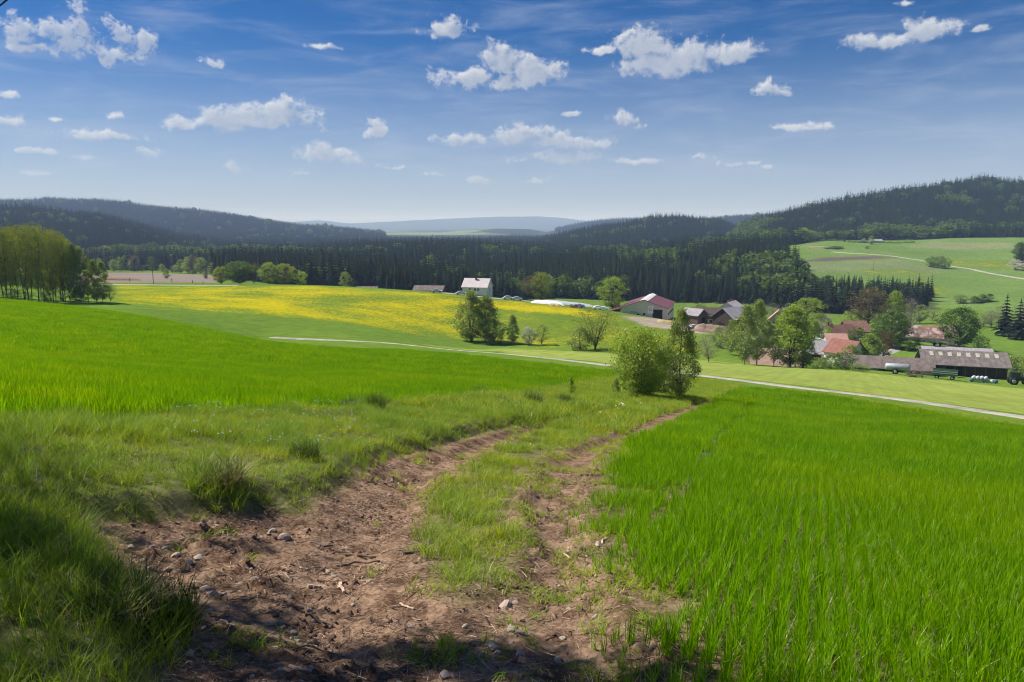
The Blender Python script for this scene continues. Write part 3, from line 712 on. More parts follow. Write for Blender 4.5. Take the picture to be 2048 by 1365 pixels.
def build_fields():
    # ---- wheat right of the track: sown in rows, thin along the edge
    tw = WHEAT_R[10] - WHEAT_R[5]; ang = math.atan2(tw[1], tw[0]); ca, sa = math.cos(ang), math.sin(ang)
    a, b = grid_pts(-40, 60, -40, 40, .045, .135, .35)
    b = np.round(b / .135) * .135 + RNG.normal(0, .012, b.size)
    X, Y = a * ca - b * sa, a * sa + b * ca
    k = (Y < 15) & (Y > 2.2) & (X > -1) & in_view(X, Y, .08, .3); X, Y = X[k], Y[k]
    s = sdist(X, Y, WHEAT_R) + (fbm(X, Y, .8, 3, 60) - .5) * .9
    n1 = fbm(X, Y, 1.1, 3, 62); n2 = fbm(X, Y, .35, 2, 66)
    edge = sstep(-s, -.1, 1.0); thr = .18 * sstep(-s, -.35, .1) + edge * .9 - np.clip(.47 - n1, 0, 1) * 2.2 * (1 - sstep(-s, .8, 2.6)) - np.clip(.4 - n2, 0, 1) * (1 - edge)
    tram = np.abs(seg_dist(X, Y, hits([(1340,1060),(1370,960),(1430,880),(1480,840),(1500,800)], y1=75), False))
    thr -= (1 - sstep(tram, .10, .38)) * .75
    k = RNG.random(X.size) * .62 < thr
    P1 = with_z(X[k], Y[k]); hsc = (.72 + .4 * n1[k]) * RNG.uniform(.8, 1.15, k.sum()) * (.65 + .35 * edge[k])
    S1 = np.stack([hsc ** .5, hsc ** .5, hsc], 1)
    X, Y = grid_pts(0, 60, 13.5, 44, .38, .38); k = in_view(X, Y) & (sdist(X, Y, WHEAT_R) < -.15) & (seg_dist(X, Y, hits([(1370,960),(1430,880),(1480,840),(1500,800)], y1=75), False) > .30)
    k &= RNG.random(X.size) < sstep(-sdist(X, Y, WHEAT_R), -.3, 1.0) * .9 + .15
    P2 = with_z(X[k], Y[k])
    X, Y = grid_pts(0, 80, 43, 80, .85, .85); k = in_view(X, Y) & (sdist(X, Y, WHEAT_R) < -.2); P3 = with_z(X[k], Y[k])
    hv = lambda P: (lambda s: np.stack([np.ones(len(P)), np.ones(len(P)), s], 1))((.72 + .5 * fbm(P[:, 0], P[:, 1], 4.0, 3, 64)) * RNG.uniform(.9, 1.1, len(P)))
    merge_scatter('wheat_crop', [(P1, WHEAT_N, dict(scl=S1, tilt=.10)), (P2, WHEAT_M, dict(scl=hv(P2))), (P3, WHEAT_F, dict(scl=hv(P3)))], 'young green wheat standing in the field right of the dirt track', 'wheat')
    # ---- wheat left
    X, Y = grid_pts(-60, 20, 9, 46, .36, .36); k = in_view(X, Y) & (sdist(X, Y, WHEAT_L) + (fbm(X, Y, .9, 2, 68) - .5) * .8 < -.1); P4 = with_z(X[k], Y[k])
    X, Y = grid_pts(-130, 40, 45, 160, .85, .85); k = in_view(X, Y) & (sdist(X, Y, WHEAT_L) < -.3); P5 = with_z(X[k], Y[k])
    merge_scatter('wheat_crop', [(P4, WHEAT_M, dict(scl=hv(P4))), (P5, WHEAT_F, dict(scl=hv(P5)))], 'young green wheat covering the rising field left of the grassy verge', 'wheat')
    # ---- verge, bank and the strip between the ruts
    X, Y = grid_pts(-30, 22, 2, 24, .105, .105); k = in_view(X, Y); X, Y = X[k], Y[k]
    sv, sb, sm = sdist(X, Y, VERGE), sdist(X, Y, BANK), sdist(X, Y, MIDSTRIP)
    nz = fbm(X, Y, .55, 3, 70); w = np.maximum(sstep(-sv, -.12, .25), sstep(-sb, -.1, .2)) * (.62 + .6 * (nz - .4))
    r = RNG.random(X.size); k = (r < w); P = with_z(X[k], Y[k]); tall = (fbm(P[:, 0], P[:, 1], 1.3, 3, 74) > .50) | (sdist(P[:, 0], P[:, 1], BANK) < -.1)
    lux = (.28 + .72 * fbm(P[:, 0], P[:, 1], .9, 3, 76)) * (.85 + .5 * fbm(P[:, 0], P[:, 1], .3, 2, 77))
    Pn, Pt = P[~tall], P[tall]; f3 = lambda s: np.stack([s, s, s], 1)
    ms = sstep(-sm, -.35, .3) * sstep(fbm(X, Y, .75, 3, 78), .36, .52); Xd = np.minimum(sdist(X, Y, DIRT_L), sdist(X, Y, DIRT_R))
    strew = (Xd < .1) * np.clip(fbm(X, Y, .5, 3, 80) - .50, 0, 1) * 6.0 * sstep(sdist(X, Y, DIRT_R), .5, -.2) + (Xd < 0) * np.clip(fbm(X, Y, .6, 3, 83) - .60, 0, 1) * 4.0
    rim = sstep(-sdist(X, Y, WHEAT_R), -.7, .1) * (1 - sstep(-sdist(X, Y, WHEAT_R), .3, 1.6)) * sstep(nz, .42, .58) * .8
    k2 = RNG.random(X.size) < np.maximum(np.maximum(ms * .95, strew), rim); P6 = with_z(X[k2], Y[k2])
    lush = (fbm(P6[:, 0], P6[:, 1], .8, 3, 82) > .50) & (sdist(P6[:, 0], P6[:, 1], MIDSTRIP) < -.02)
    X, Y = grid_pts(-20, 45, 23, 82, .34, .34); k = in_view(X, Y) & ((sdist(X, Y, VERGE) < .1) | (sdist(X, Y, MIDSTRIP) < .1)); P7 = with_z(X[k], Y[k])
    # rough grass beside the gravel road
    X, Y = grid_pts(0, 70, 38, 90, .45, .45); k = in_view(X, Y) & (seg_dist(X, Y, WHEAT_R[9:15], False) < 3.2) & (sdist(X, Y, WHEAT_R) > .1); P8 = with_z(X[k], Y[k])
    merge_scatter('verge_grass', [(Pn, GRASS_N, dict(scl=f3(lux[~tall]), tilt=.15)), (Pt, GRASS_T, dict(scl=f3(lux[tall] * .95), tilt=.12)), (P7, GRASS_M, dict(scale=(.8, 1.5))), (P8, GRASS_M, dict(scale=(.7, 1.1)))],
                  'rough tufted grass on the banks and verge beside the dirt track', 'grass')
    merge_scatter('track_grass', [(P6[~lush], GRASS_S, dict(scale=(.7, 1.4), tilt=.2)), (P6[lush], GRASS_N, dict(scale=(.6, 1.25), tilt=.15))], 'short patchy grass growing between and in the wheel ruts', 'grass')
build_fields()

# ---- litter on the bare earth
M_TWIG = surf_mat('twig_bark', (.17, .115, .085), .35, 14, .9, .4)
M_WOODD = surf_mat('dead_straw', (.29, .19, .125), .3, 9, .9, .2)
M_WOOD = surf_mat('split_wood', (.50, .36, .27), .22, 9, .8, .3)
M_STONE = surf_mat('field_stone', (.46, .37, .30), .30, 6, .9, .6)
M_CLOD = surf_mat('earth_clod', (.19, .115, .08), .35, 12, .95, .6)
def stick_mesh(name, L, r, mat, rng, bend=.12, sides=5, seg=4, knob=0.0):
    V = []; F = []
    off = rng.normal(0, bend * L, (seg + 1, 2)) * np.sin(np.linspace(0, 3.14, seg + 1))[:, None]
    for i in range(seg + 1):
        t = i / seg; rr = r * (1 - .35 * t) * rng.uniform(.88, 1.12)
        for s in range(sides):
            a = s / sides * 6.283
            V.append((L * (t - .5), off[i, 0] * .9 + math.cos(a) * rr, off[i, 1] * .3 + math.sin(a) * rr))
    for i in range(seg):
        for s in range(sides): a = i * sides + s; b = i * sides + (s + 1) % sides; F.append((a, b, b + sides, a + sides))
    F.append(tuple(range(sides))[::-1]); F.append(tuple(range(seg * sides, seg * sides + sides)))
    return mesh_from(name, V, F, mat, False)
def stone_mesh(name, rng, mat, sub=2, flat=.6, rough=.16):
    bm = bmesh.new(); bmesh.ops.create_icosphere(bm, subdivisions=sub, radius=1.0)
    ph = rng.random(9) * 6.28
    planes = [(Vector(rng.normal(0, 1, 3)).normalized(), rng.uniform(.55, .9)) for _ in range(9)]
    for v in bm.verts:
        for nrm, dd in planes:
            e = v.co.dot(nrm) - dd
            if e > 0: v.co -= nrm * e * .9
        c = v.co; k = 1 + rough * (math.sin(c.x * 3.1 + ph[0]) * math.sin(c.y * 2.7 + ph[1]) + .6 * math.sin(c.z * 4.3 + ph[2] + c.x * 2))
        v.co = Vector((c.x * k * 1.15, c.y * k * .9, c.z * k * flat))
    me = bpy.data.meshes.new(name); bm.to_mesh(me); bm.free(); me.materials.append(mat); return me
_r = np.random.default_rng(5)
LITTER = proto_collection('litter_bits', [stick_mesh('litter_bit', _r.uniform(.025, .09), _r.uniform(.0012, .0032), [M_TWIG, M_WOODD, M_WOOD, M_TWIG][i % 4], _r, .08, 3, 2) for i in range(12)])
CRUMBS = proto_collection('earth_crumbs', [stone_mesh('earth_crumb', _r, [M_CLOD, M_CLOD, M_CLOD, M_STONE][i % 4], 1, .7, .25) for i in range(8)])
def build_litter():
    X, Y = grid_pts(-9, 9, 2.2, 16, .030, .030); k = in_view(X, Y, .02, .2); X, Y = X[k], Y[k]
    d = np.minimum(sdist(X, Y, DIRT_L), sdist(X, Y, DIRT_R))
    n = fbm(X, Y, .5, 3, 90); w = sstep(-d, -.25, .1) * (.25 + .75 * sstep(n, .40, .62)) * (1 - sstep(Y, 9, 16))
    k = RNG.random(X.size) < w * .75; P = with_z(X[k], Y[k], .004)
    merge_scatter('twig_litter', [(P, LITTER, dict(scale=(.6, 1.6), tilt=.25))], 'fine twigs, needles and straw strewn over the bare earth of the track', 'litter')
    n = fbm(X, Y, .35, 3, 94); w = sstep(-d, -.1, .15) * sstep(n, .48, .66) * (1 - sstep(Y, 10, 16))
    k = RNG.random(X.size) < w * .42; P = with_z(X[k], Y[k], .0); s = .005 + .030 * RNG.random(len(P)) ** 3.4
    merge_scatter('earth_crumbs', [(P, CRUMBS, dict(scl=np.stack([s, s, s], 1), tilt=.5))], 'crumbs of earth and small pebbles on the wheel ruts', 'earth')
build_litter()
# ------------------------------------------------------------------ trees
M_BARK = surf_mat('bark', (.065, .052, .042), .35, 3, .95, .5)
M_BARKG = surf_mat('grey_bark', (.20, .18, .155), .3, 3, .95, .5)
M_BIRCH = surf_mat('birch_bark', (.42, .40, .36), .45, 2.5, .9, .3)
LEAF = {
 'fresh': leaf_mat('leaf_fresh', (0.17, 0.28, 0.03), (0.33, 0.43, 0.065), .45),
 'birch': leaf_mat('leaf_birch', (0.14, 0.21, 0.035), (0.29, 0.36, 0.08), .42),
 'olive': leaf_mat('leaf_olive', (.135, .185, .018), (.29, .34, .035), .40),
 'green': leaf_mat('leaf_green', (0.055, 0.12, 0.018), (0.14, 0.235, 0.035), .40),
 'brown': leaf_mat('leaf_budding', (.085, .07, .030), (.19, .15, .06), .35, (1.2, 1.0, .6)),
 'bloom': leaf_mat('leaf_blossom', (.36, .38, .27), (.68, .66, .58), .35, (1, 1, .9)),
 'bare': leaf_mat('leaf_sparse', (.12, .105, .085), (.19, .165, .13), .30, (1.1, 1, .8)),
 'pale': leaf_mat('leaf_pale', (0.15, 0.22, 0.055), (0.28, 0.36, 0.1), .42)}
M_SPRUCE = leaf_mat('spruce_needles', (.007, .015, .009), (.027, .044, .017), .15, (1.1, 1.1, .6), rnd=.5, gloss=.003)
M_LARCH = leaf_mat('young_wood_leaves', (.05, .10, .022), (.15, .22, .05), .40, rnd=.6, gloss=.005)

def tubes(paths, sides=4):
    """paths: list of (points (k,3), r0, r1) -> one set of tapered tubes"""
    Vs, Fs = [], []; off = 0
    ring = np.arange(sides) / sides * 6.283
    for (P, r0, r1) in paths:
        P = np.asarray(P, dtype=float); k = len(P); T = np.gradient(P, axis=0); T /= np.linalg.norm(T, axis=1)[:, None] + 1e-9
        ref = np.where(np.abs(T[:, 2:3]) < .9, np.array([[0, 0, 1.]]), np.array([[1., 0, 0]])); A = np.cross(T, ref); A /= np.linalg.norm(A, axis=1)[:, None] + 1e-9; B = np.cross(T, A)
        r = np.linspace(r0, r1, k)[:, None, None]
        V = P[:, None] + r * (np.cos(ring)[None, :, None] * A[:, None] + np.sin(ring)[None, :, None] * B[:, None])
        i = np.arange(k * sides).reshape(k, sides); j = np.roll(i, -1, 1)
        Vs.append(V.reshape(-1, 3)); Fs.append(np.stack([i[:-1], j[:-1], j[1:], i[1:]], -1).reshape(-1, 4) + off); off += k * sides
    return np.concatenate(Vs), np.concatenate(Fs)
def leaves(rng, C, size, tone, droop=0.0):
    n = len(C); a = rng.normal(0, 1, (n, 3)); a[:, 2] -= droop; a /= np.linalg.norm(a, axis=1)[:, None]
    b = np.cross(a, rng.normal(0, 1, (n, 3))); b /= np.linalg.norm(b, axis=1)[:, None] + 1e-9
    s = size * rng.uniform(.6, 1.35, n)[:, None]
    V = np.stack([C - a * s * .6, C + b * s * .36, C + a * s * .6, C - b * s * .36], 1).reshape(-1, 3)
    return V, np.arange(n * 4).reshape(n, 4), np.repeat(tone, 4)
KIND = {  # H, W, crown from, profile, clumps, leaves, leaf size, clump radius, stems, trunk r, leaf mat, bark, droop
 'birch':  (14, 6.0, .12, 'egg', 90, 64, .27, .66, 1, .14, 'birch', M_BIRCH, .8),
 'willow': (13, 7.0, .08, 'egg', 110, 64, .27, .78, 4, .13, 'birch', M_BARK, .7),
 'round':  (12, 10., .12, 'ball', 110, 46, .33, .75, 1, .22, 'fresh', M_BARK, .2),
 'dense':  (12, 9., .10, 'ball', 140, 46, .36, .80, 1, .24, 'green', M_BARK, .2),
 'alder':  (20, 6.0, .20, 'vase', 130, 25, .26, .80, 2, .12, 'olive', M_BARK, .3),
 'stems':  (11, 10., .14, 'vase', 90, 18, .26, .75, 7, .10, 'olive', M_BARK, .2),
 'budding':(14, 10., .30, 'ball', 110, 30, .28, .75, 1, .25, 'brown', M_BARK, .1),
 'bare':   (12, 8., .20, 'ball', 100, 12, .24, .70, 2, .15, 'bare', M_BARKG, .1),
 'bloom':  (7, 5.5, .15, 'ball', 60, 45, .24, .5, 2, .12, 'bloom', M_BARK, .1),
 'poplar': (12, 4., .10, 'egg', 60, 46, .28, .5, 1, .12, 'pale', M_BARKG, .2),
 'shrub':  (3.6, 4.6, .04, 'ball', 60, 34, .20, .42, 6, .05, 'pale', M_BARK, .0),
 'sparse': (12, 7., .18, 'egg', 70, 24, .26, .6, 2, .12, 'olive', M_BARK, .4)}
_tree_cache = {}
def tree_meshes(kind, seed, leafmat=None, over=None):
    key = (kind, seed, leafmat)
    if key in _tree_cache: return _tree_cache[key]
    H, W, h0, prof, nc, nl, ls, cr, ns, tr, lm, bark, droop = over or KIND[kind]
    rng = np.random.default_rng(seed * 31 + len(kind)); paths = []; C = []
    stems = []
    for s in range(ns):
        a = rng.random() * 6.28; ln = (0 if ns == 1 else W * rng.uniform(.12, .32)); hh = H * (rng.uniform(.86, .96) if s else .95)
        t = np.linspace(0, 1, 9); wob = np.cumsum(rng.normal(0, .012 * H, (9, 2)), 0); wob -= wob[0]
        P = np.stack([np.cos(a) * ln * t ** 1.2 + wob[:, 0] * .6 + (rng.normal(0, .15) if ns > 1 else 0), np.sin(a) * ln * t ** 1.2 + wob[:, 1] * .6, hh * t - .3 * (t == 0)], 1)
        stems.append(P); paths.append((P, tr * rng.uniform(.8, 1.15), tr * .12))
    for c in range(nc):
        q = rng.random(); h = h0 + (1 - h0) * (c + rng.random()) / nc; x = (h - h0) / (1 - h0)
        if prof == 'ball': R = math.sqrt(max(0, 1 - (2 * x - 1) ** 2)) * .98 + .02
        elif prof == 'egg': R = min(1, (x / .30)) ** .7 * (1 - max(0, x - .3) / .7) ** .75 + .04
        else: R = (x ** .5) * math.sqrt(max(0, 1 - max(0, (x - .55) / .45) ** 2)) + .05
        R *= rng.uniform(.78, 1.12); rad = W / 2 * R * (.35 + .65 * math.sqrt(rng.random())); a = rng.random() * 6.28
        S = stems[rng.integers(ns)]; hp = H * h
        cx = np.array([math.cos(a) * rad, math.sin(a) * rad, hp]); C.append(cx)
        hs = max(H * .08, hp - (rng.uniform(.5, 1.0) * rad + .04 * H)); st = np.array([np.interp(hs, S[:, 2], S[:, i]) for i in range(3)])
        t = np.linspace(0, 1, 5)[:, None]; mid = (st + cx) / 2 + np.array([0, 0, .12 * rad]) + rng.normal(0, .05 * W, 3) * .5
        P = (1 - t) ** 2 * st + 2 * t * (1 - t) * mid + t ** 2 * cx; paths.append((P, tr * .32 * (1.15 - h * .6), tr * .05))
        for _ in range(2):
            e = cx + rng.normal(0, cr * 1.1, 3); paths.append((np.array([P[3], (P[3] + e) / 2 + rng.normal(0, .08, 3), e]), tr * .10, tr * .03))
    C = np.array(C); n = nc * nl; k = rng.integers(0, nc, n); sc = np.array([cr, cr, cr * .75]) * rng.uniform(.6, 1.3, (n, 1))
    g = rng.normal(0, 1, (n, 3)); g /= np.linalg.norm(g, axis=1)[:, None]; g *= rng.random((n, 1)) ** .45 * 1.5
    Q = C[k] + g * sc; Q[:, 2] -= droop * np.abs(g[:, 0] * sc[:, 0]) * .5; Q[:, 2] = np.maximum(Q[:, 2], .15)
    ct = rng.random(nc); tone = np.clip(.55 * ct[k] + .45 * rng.random(n), 0, 1)
    V, F, T = leaves(rng, Q, ls, tone, droop)
    crown = mesh_from('crown', V, F, LEAF[leafmat or lm], False, {'tone': ('FLOAT', T)})
    V, F = tubes(paths, 4); trunk = mesh_from('trunk', V, F, bark, True)
    _tree_cache[key] = (trunk, crown, H, W); return _tree_cache[key]
def put_tree(name, kind, seed, X, Y, Hm, Wm, label, cat='tree', group=None, leafmat=None, sink=.1, rz=None, over=None):
    tr, cr, H, W = tree_meshes(kind, seed, leafmat, over)
    r = empty(name, (X, Y, fz(X, Y) - sink), random.random() * 6.28 if rz is None else rz)
    r.scale = (Wm / W, Wm / W, Hm / H); tag(r, label, cat, group)
    obj('trunk', tr, r); obj('crown', cr, r)
    return r
def top_tree(name, kind, seed, px, ytop, ybase, wpx, Y, label, **kw):
    """tree whose foot stands at distance Y under pixel column px and whose top reaches pixel row ytop"""
    d = pix_dir(px, ybase); X = d[0] / d[1] * Y; z = fz(X, Y); dt = pix_dir(px, ytop); zt = dt[2] / dt[1] * Y
    return put_tree(name, kind, seed, X, Y, max(1.0, zt - z), wpx * Y / FPX, label, **kw)

# ---- bush and young birch beside the track
top_tree('willow_bush', 'shrub', 11, 1280, 662, 800, 150, 41, 'round yellow-green willow bush on the track verge, left of the young birch', cat='bush', over=(3.7, 4.0, .06, 'vase', 150, 110, .085, .34, 12, .035, 'fresh', M_BARK, .0), rz=.4)
top_tree('birch_tree', 'birch', 12, 1358, 618, 790, 84, 42.5, 'slender young birch in thin leaf beside the round willow bush', over=(4.6, 2.6, .10, 'egg', 120, 90, .075, .24, 1, .05, 'pale', M_BARK, .4), rz=1.1)
for i, (px, yt, yb, w, Y, nm) in enumerate(((1262, 757, 802, 26, 38, 'leafy sapling with yellow-green tips at the foot of the willow bush'), (1142, 752, 790, 16, 36, 'thin yellow-leaved sapling in the verge left of the willow bush'), (1325, 700, 790, 70, 44, 'low leafy undergrowth between the willow bush and the young birch'), (1232, 762, 790, 20, 40, 'small upright shrub just left of the willow bush'))):
    top_tree('sapling', 'shrub', 20 + i, px, yt, yb, w, Y, nm, cat='shrub', leafmat='fresh' if i < 2 else 'pale', over=(1.2, .8, .1, 'egg', 30, 40, .07, .13, 3, .012, 'fresh', M_BARK, .1))

# ---- trees of the middle distance: px, top, base, width, distance, kind, leaf, label
MIDTREES = [
 (942,583,690,66,206,'willow',None,'tallest drooping birch clump in front of the white house'),(972,592,690,56,207,'willow',None,'drooping birch on the right of the clump before the white house'),(988,640,692,42,203,'shrub','birch','rounded bush at the right foot of the drooping birches'),
 (1025,630,694,28,204,'birch',None,'single narrow birch right of the drooping birch clump'),(1057,655,697,30,201,'bloom',None,'small white-blossoming tree at the bottom of the dandelion meadow'),(1083,650,698,40,202,'sparse',None,'small round olive tree right of the white-blossoming tree'),
 (1190,615,706,110,193,'stems',None,'spreading many-stemmed alder with bare stems below the barn hall'),(1160,655,704,46,191,'shrub','pale','leafy bush at the left foot of the many-stemmed alder'),
 (1225,555,612,52,298,'round',None,'round single tree left of the red-roofed barn hall'),(1060,552,592,36,332,'budding',None,'brown budding tree left of its olive twin behind the silage heap'),(1083,546,592,44,330,'round','olive','olive round tree on the crest right of the white house'),
 (1418,670,724,54,166,'bare',None,'dark leafless shrub at the edge of the pale crop field'),(1488,612,732,56,163,'birch',None,'tall birch left of the pair at the field edge'),(1513,600,732,52,166,'birch','pale','tall pale birch right of the pair at the field edge'),(1462,640,700,34,200,'birch','birch','small birch in front of the dark wooden barn'),
 (1580,612,736,84,163,'willow','fresh','large yellow-green willow before the terracotta-roofed barn'),(1606,660,736,44,162,'willow','birch','leaning willow stem right of the large yellow-green willow'),(1612,597,665,66,262,'round',None,'big round fresh-green tree behind the large willow'),(1548,650,735,40,165,'bare','bare','thin twiggy tree left of the large willow'),
 (1645,632,672,34,258,'bloom',None,'white-blossoming fruit tree beside the pale blue gabled cottage'),(1735,578,668,74,272,'budding',None,'tall brown-budding ash behind the cottages'),(1706,620,665,44,278,'shrub','pale','pale bushy tree left of the brown-budding ash'),
 (1786,583,672,50,268,'birch','fresh','tall light-green birch between the brown ash and the dark round tree'),(1780,624,694,62,236,'dense',None,'dark green round tree in front of the light-green birch'),(1816,596,672,50,285,'bare',None,'grey leafless tree right of the light-green birch'),
 (1916,617,692,72,252,'dense','green','broad dark green tree right of the patched-roof cottage'),(1735,668,714,44,203,'poplar','fresh','light green young tree right of the red gabled roof'),(1768,664,708,38,214,'bloom','brown','small pinkish round tree beside the village lane'),(1712,656,690,36,232,'shrub','green','round green bush before the brown-roofed farm building'),
 (1838,655,700,36,246,'bare',None,'small leafless tree in front of the patched-roof cottage'),(1815,678,704,44,232,'shrub','green','low round shrub by the lane below the patched-roof cottage'),(1870,668,700,38,246,'bare','brown','brownish bush at the gable of the patched-roof cottage'),
 (1895,676,702,36,238,'bare',None,'grey thicket under the broad dark green tree'),(1660,712,740,40,170,'shrub','green','dense dark bush at the left end of the long low shed'),(1688,706,738,46,174,'shrub','green','broad bush before the red gabled roof'),(1635,716,738,40,168,'shrub','pale','low bush right of the leaning willow'),
 (1720,728,746,36,160,'shrub','pale','weedy bush under the eave of the long low shed'),(1845,738,754,30,158,'bare','brown','heap of dry brown brush between shed and big barn'),(1822,742,754,24,158,'shrub','bare','dry shrub left of the brown brush heap'),(2030,712,752,50,185,'shrub','pale','green bush right of the big dark barn'),
 (1920,590,614,28,432,'round','pale','small round tree at the foot of the green hill'),(1948,592,618,26,428,'poplar','pale','leftmost of the tree group low on the green hill'),(1962,588,620,26,430,'birch','fresh','middle tree of the group low on the green hill'),(1976,588,620,24,432,'poplar','green','rightmost of the tree group low on the green hill'),
 (1862,514,534,22,640,'shrub','green','left bush of the clump beside the hill road'),(1876,512,536,24,636,'bloom','pale','middle pale bush of the clump beside the hill road'),(1889,515,537,22,634,'shrub','fresh','right bush of the clump beside the hill road'),
 (1742,472,488,13,815,'poplar','fresh','bright small tree beside the upper farmhouse'),(1734,492,505,8,770,'poplar','pale','tiny lone tree on the pasture above the hill road'),(1605,456,482,30,850,'round','fresh','bright green tree at the left end of the upper pasture'),(1622,462,482,22,848,'round','pale','pale tree right of the bright one at the upper pasture'),
 (1672,492,508,26,775,'round','green','dark round tree right of the hill farm'),(1655,494,508,18,778,'bloom','pale','pale bush beside the hill farm roof'),(1590,498,512,24,780,'shrub','pale','pale thicket left of the hill farm'),
 (2030,520,548,30,610,'bloom',None,'white-flowering bush at the right end of the hill road'),(2046,528,556,28,600,'bloom','bloom','white-flowering bush lowest at the right frame edge'),(2040,486,520,26,660,'dense','green','dark tree on the pasture at the right edge'),
 (443,534,570,32,332,'round','olive','leftmost rounded tree on the crest beyond the dandelions'),(480,524,570,56,336,'dense','green','broad dark tree on the crest beyond the dandelions'),(508,528,570,36,340,'bare','brown','brown leafless tree in the row on the dandelion crest'),(538,526,570,36,334,'round','fresh','bright green tree in the row on the dandelion crest'),(570,528,570,46,336,'round','olive','broad olive-brown tree in the row on the dandelion crest'),(600,544,572,32,334,'shrub','fresh','small light green tree at the right end of the crest row'),
 (690,545,574,24,345,'shrub','pale','pale bush at the forest foot behind the dandelion crest'),
 (1530,640,700,44,215,'birch','pale','pale birch right of the tall field-edge pair'),(1560,630,690,44,225,'birch','fresh','fresh-green birch half behind the large willow'),(1440,655,700,30,215,'shrub','pale','pale bush below the earth bank'),(1626,640,690,40,232,'willow','fresh','bright willow between the round tree and the cottage'),(1750,676,712,30,208,'willow','pale','narrow pale willow beside the light green young tree'),(1700,690,722,34,196,'shrub','pale','pale green bush at the corner of the red gabled roof'),(1800,640,690,40,248,'birch','pale','pale birch right of the dark round tree'),(1655,655,690,26,236,'shrub','fresh','small bright bush before the pale blue gable'),(1755,632,676,38,262,'birch','birch','grey-green birch below the brown-budding ash'),(1960,672,704,34,235,'shrub','green','small hedge bush right of the broad dark tree')]
for i, (px, yt, yb, w, Y, kd, lf, lab) in enumerate(MIDTREES):
    nm = {'birch': 'birch_tree', 'willow': 'willow_tree', 'shrub': 'bush', 'bloom': 'blossoming_tree', 'bare': 'leafless_tree', 'stems': 'alder_tree', 'poplar': 'poplar_tree', 'budding': 'ash_tree'}.get(kd, 'broadleaf_tree')
    top_tree(nm, kd, i % 2, px, yt, yb, w * 1.12, Y, lab, cat='bush' if kd == 'shrub' else 'tree', leafmat=lf)

# ---- the alder grove on the left
GR = [(-64,452,40),(-42,456,38),(-18,454,40),(16,456,38),(31,457,36),(58,458,38),(84,460,36),(108,468,34),(128,476,32),(-52,455,40),(-30,452,44),(-8,450,42),(8,452,36),(24,450,40),(38,454,34),(50,450,42),(64,452,36),(78,456,36),(90,454,40),(102,458,36),(112,462,34),(122,466,36),(132,472,34),(141,482,32)]
for i, (px, yt, w) in enumerate(GR):
    top_tree('alder_tree', 'alder', i % 4, px, yt + random.uniform(-4, 6), 606, w * 1.1, 176 + random.uniform(-5, 14), 'tall bare-stemmed alder with olive crown in the grove at the left edge', group='tall alders of the left grove')
for i, (px, yt, w, kd, lf, lab) in enumerate(((152,488,34,'birch','birch','tall grey-green tree where the left grove begins to step down'),(165,494,36,'birch','pale','pale grey-green tree in the right half of the left grove'),(178,512,32,'sparse','olive','olive tree in the descending edge of the left grove'),(190,520,30,'birch','birch','slim tree second from the right end of the left grove'),(206,522,36,'birch','pale','rightmost full-height tree of the left grove'),(222,566,26,'bare','brown','low brown thorn bush at the right end of the left grove'))):
    top_tree('grove_tree', kd, i % 2, px, yt, 607, w, 178 + i, lab, leafmat=lf)
for i, (px, w) in enumerate([(-10 + 17 * q, 34 + 6 * (q % 3)) for q in range(0, 13, 2)]):
    top_tree('bush', ('bare', 'shrub')[i % 2], i % 2, px, 568 + 8 * (i % 3), 606, w, 180 + 3 * (i % 3), 'undergrowth bush between the trunks of the left grove', cat='bush', group='undergrowth of the left grove', leafmat='green')
# ---- trees at the foot of the left hill, beyond the ploughed field
FT = [(228,520,548),(244,516,546),(262,522,546),(271,512,546),(284,530,546),(304,514,544),(325,528,548),(345,532,548),(352,530,549),(362,520,550),(377,514,551),(388,512,551),(402,516,552),(425,526,553),(333,538,560),(412,540,556),(385,541,553)]
for i, (px, yt, yb) in enumerate(FT):
    kd = ('round', 'poplar', 'birch', 'shrub')[i % 4]; d = 650 - 12 * (yb - 546) - (60 if yb > 554 else 0)
    top_tree('broadleaf_tree', kd, i % 2, px, yt, yb, (yb - yt) * .75, d, 'small pale tree in the row beyond the ploughed field at the hill foot', group='trees below the left hill', leafmat=('pale', 'birch', 'fresh', 'bare')[i % 4] if i != 5 else 'green')
for i, (px, yt, yb, w, Y, kd, lf) in enumerate(((2000,612,662,34,335,'bare','bare'),(1982,622,662,34,340,'bare','bare'),(1965,628,664,30,342,'bare','pale'),(2040,608,668,40,325,'bare','bare'),(2012,630,668,30,328,'shrub','pale'),(1945,636,664,26,345,'bare','bare'),(2062,610,668,34,330,'bare','brown'))):
    top_tree('leafless_tree', kd, i % 2, px, yt, yb, w * 1.2, Y, 'grey leafless tree in the streamside thicket at the right edge', group='streamside thicket', leafmat=lf)
for i in range(16):
    px = 1380 + i * 24 + random.uniform(-6, 6)
    if 1600 < px: px += 120
    top_tree('leafless_tree', ('bare', 'shrub', 'bloom', 'bare')[i % 4], i % 2, px, 612 + random.uniform(-8, 10), 634, 30, 355 + random.uniform(-14, 14), 'greyish brookside tree in the belt between village and spruce wood', group='brookside trees behind the village', leafmat=('bare', 'pale', 'pale', 'bare')[i % 4])

